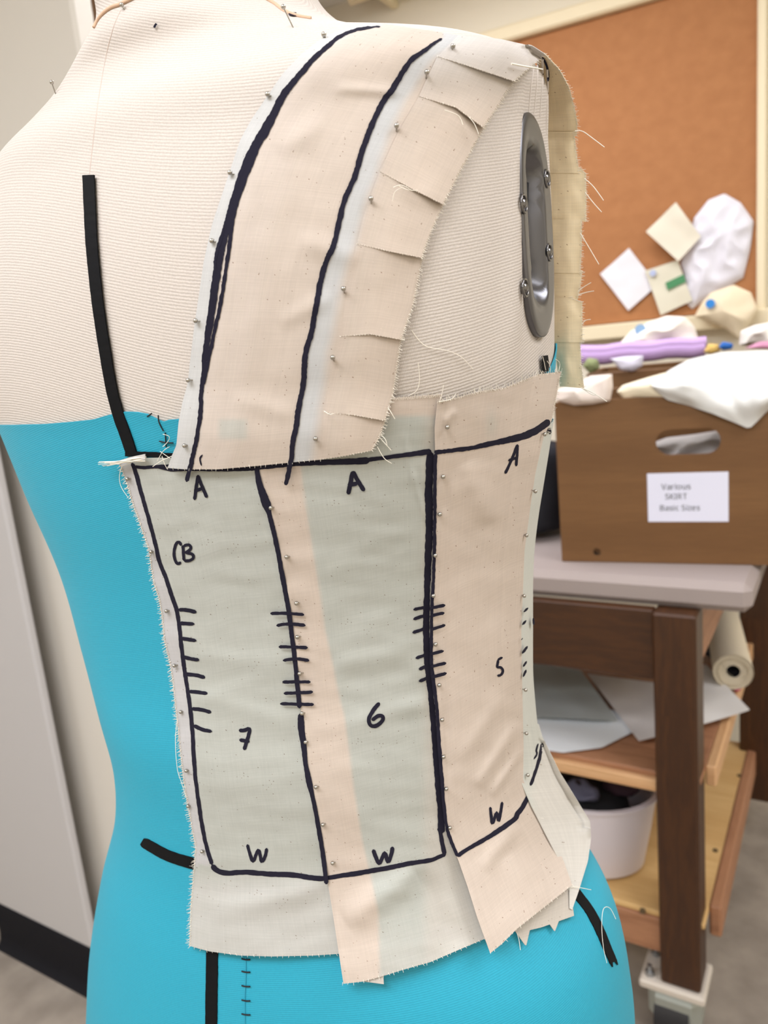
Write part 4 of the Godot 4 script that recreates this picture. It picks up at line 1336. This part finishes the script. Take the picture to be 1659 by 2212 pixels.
	var m4 := patch(P([1127, 1560, 1150, 1562, 1164, 1564]), P([1164, 1564, 1172, 1592, 1210, 1670, 1275, 1775, 1277, 1810, 1270, 1860, 1250, 1925, 1236, 1965]), P([1231, 1962, 1236, 1965]), P([1127, 1560, 1126, 1690, 1150, 1745, 1186, 1815, 1214, 1870, 1230, 1920, 1231, 1962]), 6.0, on4,
		func(p: Vector2, _s: float, _t: float) -> Color: return mix3(Color(0.65, 0.65, 0.585), Color(0.70, 0.665, 0.60), (p.x - x_at(P([1172, 1600, 1146, 1697]), p.y)) / 8.0))
	part("tail_cloth", m4.mesh(t4.position), fab2, t4)
	var sp := func(p: Vector2) -> Vector3: return hit(p, 0.0045)
	for q in [[[1150, 1955, 1232, 1918], [1232, 1918, 1240, 1978], [1120, 2015, 1170, 2003, 1240, 1978], [1150, 1955, 1120, 2015]], [[1180, 1985, 1214, 1972], [1214, 1972, 1199, 2011], [1197, 2010, 1199, 2011], [1180, 1985, 1197, 2010]], [[1105, 2000, 1150, 1985], [1150, 1985, 1137, 2042], [1134, 2041, 1137, 2042], [1105, 2000, 1134, 2041]]]:
		var mt := patch(P(q[0]), P(q[1]), P(q[2]), P(q[3]), 6.0, sp, func(_p, _s, _t): return Color(0.60, 0.545, 0.47))
		part("seam_allowance", mt.mesh(t4.position), fab2, t4)
	mark(t4, "marker_line", [1146, 1697, 1155, 1672, 1165, 1640, 1172, 1605], 7, on4)
	mark(t4, "marker_line", [1163, 1606, 1158, 1622, 1160, 1628, 1153, 1640], 4, on4)
	mark(t4, "marker_line", [1183, 935, 1187, 925, 1188, 938], 6, on4)
	for q in [[1131, 1322, 1141, 1313], [1128, 1350, 1137, 1340], [1126, 1382, 1129, 1378], [1128, 1412, 1140, 1396], [1130, 1440, 1138, 1428], [1130, 1462, 1137, 1447], [1152, 1335, 1153, 1350]]: mark(t4, "notch_mark", q, 5, func(p): return hit(p, 0.0048))

	# ---- panel 5, towards the side
	var l5 := P([945, 868, 939, 924, 940, 975, 936, 1062, 935, 1200, 931, 1300, 930, 1430, 936, 1480, 943, 1540, 948, 1612, 953, 1690, 960, 1770, 975, 1825, 990, 1858, 1010, 1915, 1032, 1985, 1059, 2059])
	var r5 := P([1212, 803, 1203, 850, 1193, 905, 1174, 945, 1156, 1025, 1145, 1100, 1133, 1190, 1129, 1293, 1126, 1355, 1127, 1440, 1129, 1521, 1131, 1612, 1130, 1684, 1145, 1722, 1177, 1781, 1215, 1853, 1236, 1912])
	var b5 := P([1059, 2059, 1084, 2039, 1116, 2007, 1170, 1964, 1236, 1912])
	var c5 := [[1030, 1700, 1120, 1560, 14, 0.0011], [1060, 1720, 1128, 1620, 10, 0.0009], [990, 1650, 1090, 1500, 18, 0.0008], [1005, 1000, 1062, 1130, 26, 0.0009], [960, 915, 985, 885, 10, 0.0007], [965, 1030, 960, 1110, 8, -0.0006], [962, 1500, 968, 1700, 8, -0.0006], [1090, 1850, 1180, 1960, 24, 0.0012], [1040, 1880, 1120, 1780, 18, 0.0012]]
	var d5 := func(p: Vector2) -> float: return 0.0042 + nz.call(p, 0.0005, 0.7, 1.0, 600) + 1.4 * crease(p, c5) + 0.009 * smoothstep(1780, 2050, p.y) - 0.0008 * smoothstep(1090, 1130, p.x) * (1 - smoothstep(1690, 1800, p.y)) + 0.0004 * exp(-pow((p.x - x_at(l5, p.y) - 6) / 5.0, 2.0))
	var on5 := func(p: Vector2) -> Vector3: return hit(p, d5.call(p))
	var t5 := thing("bodice_muslin", hit(Vector2(1140, 1990)), "warm cream muslin panel marked 5 below the arm plate with loose tail", "muslin piece")
	var t5top := P([945, 868, 985, 860, 1040, 845, 1090, 838, 1140, 818, 1165, 808, 1212, 803])
	var m5 := patch(t5top, r5, b5, l5, 7.0, on5, func(p: Vector2, _s: float, _t: float) -> Color:
		return mix3(DOUBLE, SINGLE, 0.45 * exp(-pow((p.x - 1062) / 12.0, 2.0) - pow((p.y - 915) / 30.0, 2.0))))
	part("panel_cloth", m5.mesh(t5.position), fab2, t5)
	fringe(t5top, Vector2(-0.2, -1), on5, 3.0, 12, t5)
	fringe(b5, Vector2(0.5, 0.9), on5, 11.0, 5, t5)
	fringe(P([1212, 803, 1203, 850, 1193, 905, 1185, 935]), Vector2(1, 0), on5, 4.0, 6, t5)
	for q in [[1172, 770, 1176, 785, 1179, 800], [1182, 780, 1188, 790, 1189, 803], [1200, 776, 1209, 784, 1207, 802], [950, 866, 955, 850, 958, 832], [948, 868, 975, 862, 985, 850]]: loose(q, 0.0048, 0.0005, t5)
	mark(t5, "marker_line", [939, 979, 945, 977, 1012, 969, 1044, 962, 1084, 953, 1131, 942, 1164, 926, 1187, 908], [[0, 0.3, 0.6, 0.8, 1], [9, 9, 14, 16, 15]], on5, "", 1.4)
	mark(t5, "marker_line", [941, 980, 939, 1062, 939, 1116, 938, 1206, 934, 1297, 932, 1350, 932, 1431, 937, 1476, 944, 1536, 949, 1612, 955, 1687, 961, 1760, 970, 1805, 989, 1850], [[0, 0.3, 0.8, 1], [8, 7, 8, 7]], on5, "", 1.2)
	mark(t5, "marker_line", [989, 1850, 1000, 1840, 1020, 1828, 1060, 1805, 1110, 1771, 1118, 1757, 1128, 1745, 1143, 1715, 1147, 1697], [[0, 0.1, 0.5, 1], [9, 8, 11, 9]], on5)
	for q in [[928, 1314, 962, 1307], [930, 1330, 960, 1324], [929, 1361, 962, 1350], [930, 1413, 959, 1406], [930, 1440, 964, 1432], [932, 1463, 965, 1454]]: mark(t5, "notch_mark", q, 7, func(p): return hit(p, 0.0052))
	glyph(t5, on5, "handwritten black letter A", [[1118, 960, 1105, 994, 1091, 1023], [1118, 960, 1117, 984, 1115, 1007], [1098, 995, 1107, 992, 1117, 988]], 6)
	glyph(t5, on5, "handwritten black numeral 5", [[1075, 1426, 1081, 1422, 1086, 1420], [1076, 1425, 1075, 1434, 1074, 1443], [1074, 1443, 1080, 1441, 1086, 1446, 1085, 1454, 1080, 1459, 1074, 1459]], 5.5)
	glyph(t5, on5, "handwritten black letter W", [[1059, 1743, 1061, 1762, 1064, 1779, 1073, 1755, 1077, 1774, 1082, 1752, 1085, 1732]], 6.5)
	loose([1116, 2014, 1121, 2030, 1124, 2052], 0.006, 0.002, t5)
	loose([1232, 1917, 1245, 1916, 1277, 1922], 0.006, 0.004, t5)

	strap(fab, fab2, nz)

func x_at(l: PackedVector2Array, y: float) -> float:
	for i in l.size() - 1:
		if y <= l[i + 1].y or i == l.size() - 2: return lerpf(l[i].x, l[i + 1].x, clampf((y - l[i].y) / maxf(1e-6, l[i + 1].y - l[i].y), 0, 1))
	return l[-1].x

# ---- the shoulder strap, over the shoulder blade and over the shoulder to the front
func strap(fab: Material, fab2: Material, nz: Callable) -> void:
	var ls := P([745, 63, 700, 79, 650, 118, 610, 160, 578, 207, 545, 255, 520, 300, 503, 350, 478, 425, 458, 485, 440, 565, 430, 635, 421, 695, 413, 760, 405, 830, 394, 869, 386, 911, 381, 962, 371, 985, 362, 1011])
	var rs := P([990, 76, 945, 122, 905, 208, 860, 285, 820, 370, 790, 450, 770, 527, 750, 627, 735, 727, 715, 810, 700, 890, 692, 993])
	var bs := P([362, 1011, 400, 1014, 470, 1014, 560, 1006, 640, 998, 692, 993])
	var ts := P([745, 63, 790, 54, 820, 50, 900, 62, 990, 76])
	var cs := [[870, 200, 720, 190, 12, 0.0007], [640, 520, 780, 560, 26, 0.0008], [600, 700, 720, 640, 20, 0.0006], [600, 330, 700, 260, 24, 0.0006], [500, 860, 640, 900, 20, 0.0005]]
	var line1 := P([820, 57, 765, 66, 705, 102, 640, 170, 597, 235, 555, 310, 518, 400, 492, 490, 470, 600, 455, 700, 438, 820, 432, 900, 415, 990, 403, 1040])
	var line2 := P([955, 83, 940, 92, 915, 110, 890, 128, 870, 155, 850, 190, 830, 215, 815, 245, 795, 290, 780, 335, 765, 385, 745, 430, 735, 470, 722, 525, 705, 565, 692, 610, 682, 665, 672, 720, 660, 765, 655, 830, 645, 880, 640, 920, 632, 960, 628, 1000, 617, 1048])
	var ds := func(p: Vector2) -> float: return 0.0020 + 0.0032 * smoothstep(820, 960, p.y) + nz.call(p, 0.0005, 0.8, 0.6, 1200) + 1.6 * crease(p, cs) + 0.0005 * smoothstep(0.0, 26.0, p.x - x_at(ls, p.y)) * (1.0 - smoothstep(60.0, 110.0, p.x - x_at(ls, p.y)))
	var on := func(p: Vector2) -> Vector3: return hit(p, ds.call(p))
	var t := thing("muslin_strap", hit(Vector2(560, 1000), 0.004), "long cream muslin shoulder strap with two bold black lines and clipped edge", "muslin strap")
	var tint := func(p: Vector2, _s: float, _t: float) -> Color:
		var a := p.x - x_at(line1, p.y)
		var b := p.x - x_at(line2, p.y)
		var c := mix3(Color(0.62, 0.615, 0.595), Color(0.66, 0.57, 0.495), (a + 4) / 14.0)            # the single outer margin, then the doubled middle
		c = mix3(c, Color(0.62, 0.525, 0.44), smoothstep(20, 150, a) * 0.8)
		var band := smoothstep(-2, 6, b) * (1 - smoothstep(30, 62, b))
		c = mix3(c, Color(0.575, 0.585, 0.585), band * 0.85)
		c = mix3(c, SINGLE, 0.7 * smoothstep(465, 480, p.x) * (1 - smoothstep(525, 542, p.x)) * smoothstep(900, 912, p.y) * (1 - smoothstep(942, 956, p.y)))
		return c
	part("strap_cloth", patch(ts, rs, bs, ls, 7.0, on, tint).mesh(t.position), fab2, t)
	var flaps := [
		[[990, 76, 1080, 84, 1150, 100, 1178, 118], [1178, 118, 1112, 176], [945, 122, 1010, 142, 1112, 176], [990, 76, 945, 122]],
		[[945, 122, 1010, 138, 1112, 172], [1112, 172, 1078, 228, 1045, 276], [905, 208, 985, 232, 1045, 276], [945, 122, 905, 208]],
		[[905, 208, 985, 228, 1048, 272], [1048, 272, 1000, 360, 958, 442], [820, 370, 890, 408, 958, 442], [905, 208, 860, 285, 820, 370]],
		[[820, 370, 890, 402, 960, 438], [960, 438, 930, 505, 912, 557], [770, 527, 850, 545, 912, 557], [820, 370, 790, 450, 770, 527]],
		[[770, 527, 850, 540, 914, 553], [914, 553, 893, 660, 867, 734], [735, 727, 800, 722, 867, 734], [770, 527, 750, 627, 735, 727]],
		[[735, 727, 800, 720, 867, 731], [867, 731, 850, 850, 832, 909], [700, 890, 765, 897, 832, 909], [735, 727, 715, 810, 700, 890]],
		[[700, 890, 765, 892, 834, 905], [834, 905, 822, 940, 805, 973], [692, 993, 750, 984, 805, 973], [700, 890, 692, 993]]]
	var k := 0
	for q in flaps:
		var kk := k
		var low := P(q[2])
		var edge := P(q[1])
		var mid := (low[0] + low[-1]) / 2
		var onf := func(p: Vector2) -> Vector3:
			var d: float = ds.call(p)
			var from := smoothstep(0.0, 1.0, clampf((p - low[0]).dot((low[-1] - low[0]).normalized()) / low[0].distance_to(low[-1]), 0, 1))
			var near := clampf(1.0 - (mid.y - p.y + (p.x - mid.x) * 0.4) / 150.0, 0, 1)
			return hit(p, d + from * (0.0006 + 0.0022 * near * near) + 0.00012 * (7 - kk))
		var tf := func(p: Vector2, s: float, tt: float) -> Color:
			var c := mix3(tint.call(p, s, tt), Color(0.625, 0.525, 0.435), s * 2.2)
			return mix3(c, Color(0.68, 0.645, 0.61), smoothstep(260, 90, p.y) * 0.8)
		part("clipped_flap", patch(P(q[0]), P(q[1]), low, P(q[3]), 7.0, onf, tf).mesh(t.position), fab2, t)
		fringe(edge, Vector2(0.9, 0.35), onf, 3.5, 8, t)
		fringe(low, Vector2(-0.1, -0.4), onf, 6.0, 7, t)
		k += 1
	fringe(bs, Vector2(0.1, 1), on, 12.0, 5, t)
	# the lines: the inner one was gone over several times
	mark(t, "marker_line", [822, 57, 790, 60, 765, 66, 735, 78, 705, 102, 675, 130, 640, 170, 612, 205, 597, 235, 575, 275, 553, 312, 533, 352, 516, 400, 502, 445, 490, 490, 476, 550, 467, 600, 459, 660, 452, 705, 444, 760, 438, 820, 435, 850, 432, 900, 424, 950, 414, 995, 403, 1041], [[0, 0.05, 0.15, 0.3, 0.45, 0.55, 0.62, 0.75, 0.8, 1], [4, 7, 11, 18, 17, 15, 18, 13, 9, 10]], on, "", 1.8)
	mark(t, "marker_line", [600, 240, 580, 282, 562, 310, 540, 360, 524, 402, 508, 450, 499, 500, 491, 560, 479, 640, 464, 712, 448, 790, 438, 832], [[0, 0.2, 0.5, 0.8, 1], [6, 10, 8, 8, 7]], on, "", 1.6)
	mark(t, "marker_line", [558, 292, 548, 315, 530, 350, 515, 385, 505, 420], 6, on, "", 2.0)
	mark(t, "marker_line", [487, 480, 475, 520, 465, 560, 464, 590], [[0, 0.5, 1], [5, 8, 5]], on, "", 2.0)
	mark(t, "marker_line", [955, 83, 940, 92, 915, 110, 890, 128, 870, 155, 850, 190, 830, 215, 815, 245, 795, 290, 780, 335, 765, 385, 745, 430, 735, 470, 722, 525, 705, 565, 692, 610, 682, 665, 672, 720, 660, 765, 655, 830, 645, 880, 640, 920, 632, 960, 628, 1000, 617, 1048], [[0, 0.05, 0.15, 0.3, 0.5, 0.8, 1], [4, 10, 13, 12, 12, 12, 10]], on, "", 1.6)
	mark(t, "marker_line", [437, 982, 432, 992, 436, 1006], 4, on)
	for q in [[350, 985, 356, 1003, 362, 1014], [340, 996, 352, 975, 366, 965], [352, 965, 362, 955, 366, 943, 352, 938], [330, 1008, 350, 995, 372, 985], [346, 975, 360, 985, 368, 990]]: loose(q, 0.004, 0.001, t)
	for q in [[815, 965, 830, 990, 846, 1001], [820, 945, 838, 965, 845, 973], [822, 938, 833, 950, 836, 962], [838, 880, 846, 893, 853, 905], [700, 888, 712, 895, 722, 893], [850, 405, 868, 400, 890, 412], [848, 435, 853, 415, 870, 404], [862, 402, 880, 410, 902, 412], [960, 238, 990, 250, 1000, 270], [1012, 252, 1025, 268, 1034, 290]]: loose(q, 0.006, 0.002, t)
	# the tattered end at the upper corner of panel 7
	var tat := MB.new()
	for i in 16:
		var a := Vector2(300 + rng.randf_range(-8, 20), 990 + rng.randf_range(-6, 6))
		var b := Vector2(212 + rng.randf_range(0, 55), 1003 + rng.randf_range(-7, 5))
		var pa := hit(a, 0.004)
		var pb := hit(b, 0.004)
		var to := (CAM - pa).normalized()
		tat.tube(PackedVector3Array([pa, pa.lerp(pb, 0.4) + to * 0.003 * rng.randf(), pb + to * 0.004 * rng.randf()]), 0.0004, 0.00012, 4)
	var cl := patch(P([255, 996, 280, 988, 313, 981]), P([313, 981, 314, 992]), P([250, 1003, 280, 998, 314, 992]), P([255, 996, 250, 1003]), 5.0, func(p): return hit(p, 0.0045), func(_p, _s, _t): return Color(0.72, 0.69, 0.66))
	var tt := thing("frayed_strip", hit(Vector2(290, 990), 0.004), "frayed white strip of muslin sticking out left of panel 7's top corner", "fabric strip")
	part("strip_cloth", cl.mesh(tt.position), fab2, tt)
	part("frayed_edge", tat.mesh(tt.position), thread_mat, tt, "", "stuff")

	# ---- the strap comes down the front of the armhole, seen beyond the arm plate
	var zf := func(p: Vector2, o: float) -> Vector3: return on_plane(p, BB, AX.dot(BB) + lin([110, 160, 220, 300, 840], [-0.020, -0.045, -0.066, -0.080, -0.088], p.y) + o)
	var base: Vector3 = zf.call(Vector2(1230, 838), 0.0)
	var tfr := thing("muslin_strap", base, "yellow lit front muslin strap with stepped clipped edge beyond the arm plate", "muslin strap")
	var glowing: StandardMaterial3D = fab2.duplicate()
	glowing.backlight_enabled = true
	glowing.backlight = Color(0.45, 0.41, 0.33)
	var steps := [[118, 292, [1176, 116, 1208, 150, 1230, 191, 1241, 231, 1248, 265, 1246, 292]], [286, 374, [1241, 286, 1245, 328, 1252, 374]], [368, 479, [1252, 362, 1266, 374, 1267, 430, 1266, 479]], [474, 590, [1257, 474, 1257, 530, 1254, 590]], [584, 648, [1258, 586, 1254, 620, 1248, 648]], [644, 740, [1232, 642, 1258, 653, 1258, 700, 1258, 740]], [734, 839, [1253, 734, 1256, 790, 1262, 839]]]
	var n := 0
	for s in steps:
		var o: float = 0.0008 * (n % 2) + 0.0004 * n
		var re := P(s[2])
		var pl := func(p: Vector2) -> Vector3: return zf.call(p, o + 0.002 * sin((p.x - 1200) / 14.0) * smoothstep(1200, 1230, p.x) + 0.0015 * relief.get_noise_2d(p.x * 2, p.y))
		var le := P([1160, s[0], 1160, s[1]])
		if n == 6: le = P([1196, s[0], 1209, s[1] - 4])
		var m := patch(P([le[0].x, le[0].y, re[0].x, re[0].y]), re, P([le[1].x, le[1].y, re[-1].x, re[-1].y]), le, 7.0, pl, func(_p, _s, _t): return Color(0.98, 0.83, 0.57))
		part("clipped_flap", m.mesh(base), glowing, tfr)
		fringe(re, Vector2(1, 0.1), pl, 3.0, 7, tfr)
		for q in [[1246, 286, 1262, 287, 1285, 303, 1309, 321], [1266, 388, 1285, 405, 1307, 435], [1268, 418, 1285, 440, 1303, 460], [1257, 505, 1277, 538, 1297, 572], [1252, 630, 1265, 620, 1280, 611], [1253, 637, 1270, 632, 1286, 629], [1261, 700, 1268, 692, 1279, 690], [1258, 836, 1285, 848, 1314, 866], [1262, 838, 1280, 850, 1290, 853]]:
			if q[1] >= s[0] and q[1] < s[1] and not (n < 6 and q[1] >= steps[n + 1][0]):
				var pts := PackedVector3Array()
				for p in resample(P(q), 5.0): pts.append(pl.call(p) + BB * 0.004)
				var mb := MB.new()
				mb.tube(pts, 0.00028, 0.00022, 5)
				part("loose_thread", mb.mesh(base), thread_mat, tfr)
		n += 1
	loose([1105, 138, 1130, 143, 1155, 147, 1172, 150], 0.006, 0.001, t, "loose_thread", 0.0004)

# ---------------------------------------------------------------- tapes, pins and stray threads
func tape(label: String, pix: Array, width, off: float, notch := false) -> void:
	var l := P(pix)
	var t := thing("style_tape", hit(l[-1], off), label, "tape", "black style tapes on the dress form")
	var m := MB.new()
	ribbon(m, l, width, func(p): return hit(p, off + 0.0002 * relief.get_noise_2d(p.x * 9, p.y * 9)), 0.5, 0.0007, false)
	if notch:
		for s in [-1.0, 1.0]:
			var d := (l[-1] - l[-2]).normalized()
			var q: Vector2 = Vector2(-d.y, d.x) * s
			ribbon(m, PackedVector2Array([l[-1] + q * 5.0 - d * 2, l[-1] + q * 6.0 + d * 9.0]), [[0, 1], [6, 1.5]], func(p): return hit(p, off), 0.0, 0.0005, false, 3.0)
	var mat := dull(rgb(15, 15, 17))
	part("tape_strip", m.mesh(t.position), mat, t)

func pin(label: String, p: Vector2, off: float, lean: Vector2, group: String, head = null) -> void:
	var n := hit_normal(p, off)
	var a := hit(p, off) + n * 0.0006
	var side := (hit(p + lean * 6.0, off) - hit(p, off)).normalized()
	var d := (side - n * 1.3).normalized()
	if head != null:
		var e := hit(p, off)
		a = CAM + ray(head) * (ray(p).dot(e - CAM) / ray(p).length_squared() - 0.004)
		d = (e - a).normalized()
	var t: Node3D
	if pin0 == null:
		t = thing("dressmaking_pin", a, label, "pin", group)
		var st := plain(rgb(176, 172, 164), 0.22, 0.95)
		var m := MB.new()
		m.ball(Vector3.ZERO, 0.00108, 7, 12)
		part("pin_head", m.mesh(), st, t)
		var s := MB.new()
		s.tube(PackedVector3Array([Vector3(0, 0, 0.0005), Vector3(0, 0, -0.012), Vector3(0, 0, -0.022), Vector3(0, 0, -0.025)]), 0.00033, 0.0002, 7)
		part("pin_shank", s.mesh(), st, t)
		pin0 = t
	else:
		t = pin0.duplicate()
		t.name = numbered("dressmaking_pin")
		add_child(t)
		t.set_meta("label", label); t.set_meta("group", group)
		t.position = a
	t.basis = Basis.looking_at(d, n)
var pin0: Node3D

func tapes_and_pins() -> void:
	tape("long black style tape running down the centre back of the canvas", [190, 378, 193, 450, 198, 540, 206, 620, 215, 690, 226, 760, 240, 840, 256, 900, 270, 940, 284, 982], [[0, 0.5, 1], [25, 24, 23]], 0.0018)
	tape("short black style tape across the top edge of panel 7", [270, 981, 320, 982, 380, 985, 420, 984], 10, 0.0022)
	tape("short black style tape on the turquoise hip left of panel 7", [306, 1818, 330, 1832, 360, 1848, 395, 1860, 425, 1868], [[0, 0.05, 1], [14, 21, 24]], 0.0016)
	tape("black style tape running down the turquoise centre back below panel 7", [458, 2040, 457, 2100, 456, 2160, 455, 2250], 25, 0.0016)
	tape("black style tape with a notched end on the turquoise right hip", [1230, 1910, 1255, 1940, 1278, 1972, 1298, 2012, 1314, 2050, 1326, 2078], [[0, 0.5, 1], [20, 19, 16]], 0.0016, true)
	var dark := MB.new()
	ribbon(dark, P([1178, 768, 1180, 785, 1180, 802]), 12, func(p): return hit(p, 0.0022), 0.5, 0.0005, false)
	var ut := thing("style_tape", hit(Vector2(1180, 800)), "scrap of black style tape showing below the arm plate above panel 5", "tape", "black style tapes on the dress form")
	part("tape_strip", dark.mesh(ut.position), dull(rgb(15, 15, 17)), ut)
	var ord := ["topmost", "second from the top", "third from the top", "fourth from the top", "fifth from the top", "sixth from the top", "seventh from the top", "eighth from the top", "ninth from the top", "tenth from the top", "lowest"]
	var rowsp := [
		["on the frayed left edge of panel seven", [277, 1034, 328, 1191, 361, 1319, 378, 1437, 392, 1537, 404, 1664, 408, 1740, 438, 1838], 0.0024, Vector2(1, 0.1)],
		["on the seam left of panel six", [586, 1096, 620, 1202, 641, 1302, 643, 1375, 648, 1454, 653, 1540, 661, 1602, 683, 1699, 698, 1780, 719, 1863], 0.0038, Vector2(1, 0.2)],
		["on the seam right of panel six", [965, 922, 956, 1029, 949, 1110, 939, 1199, 935, 1286, 940, 1391, 948, 1479, 954, 1554, 957, 1634, 963, 1703, 971, 1787], 0.0052, Vector2(1, -0.1)],
		["on the right hand seam of panel five", [1174, 938, 1154, 1061, 1135, 1156, 1130, 1287, 1133, 1490, 1135, 1584, 1138, 1674], 0.0045, Vector2(0.5, -0.1)],
		["on the left edge of the shoulder strap", [700, 78, 579, 205, 498, 374, 459, 521, 424, 693, 408, 821, 400, 962], 0.0030, Vector2(1, 0.1)],
		["on the clipped side of the shoulder strap", [977, 102, 921, 157, 856, 273, 801, 430, 742, 624, 719, 772, 682, 947], 0.0034, Vector2(0.2, 1)]]
	for r in rowsp:
		var pts := P(r[1])
		for i in pts.size():
			var o: float = r[2]
			if r[0].begins_with("on the left edge of the shoulder") and pts[i].y > 900: o += 0.003
			if r[0].begins_with("on the clipped") and pts[i].y > 850: o += 0.003
			pin("steel pin head %s, %s" % [r[0], ord[i] if i < pts.size() - 1 else "lowest"], pts[i], o, r[3], "steel pins holding the muslin")
	pin("steel pin sticking out of the left shoulder of the canvas", Vector2(121, 205), -0.0005, Vector2(0.25, 1), "long steel pins in the canvas", Vector2(112, 178))
	pin("steel pin standing up beside the neck cord by the strap", Vector2(634, 61), -0.0005, Vector2(0.3, 1), "long steel pins in the canvas", Vector2(612, 15))
	pin("steel pin at the nape, on the neck cord at the centre back", Vector2(265, 13), 0.0012, Vector2(0.3, 1), "long steel pins in the canvas")
	var th := [["pale curly thread end lying on the canvas below the arm plate", [889, 714, 918, 747, 968, 758, 997, 772, 1022, 798], 0.0006], ["short curved thread end on the canvas left of the longer one", [903, 783, 906, 810, 905, 830, 899, 845, 881, 856], 0.0006],
		["white hooked thread end lying across the black tape on the right hip", [1330, 1985, 1318, 1962, 1306, 1960, 1301, 1975, 1300, 2010, 1304, 2050, 1311, 2080], 0.0026], ["fine thread end hanging beside the frayed left edge of panel 7", [263, 1008, 258, 1030, 262, 1052, 277, 1075], 0.0035], ["long fine thread end along the frayed left edge of panel 7", [383, 1555, 379, 1600, 383, 1660, 392, 1690, 402, 1722], 0.0035]]
	for q in th:
		var l := P(q[1])
		var t := thing("loose_thread", hit(l[-1], q[2]), q[0], "thread")
		loose(q[1], q[2] + 0.0003, 0.0002, t, "thread")
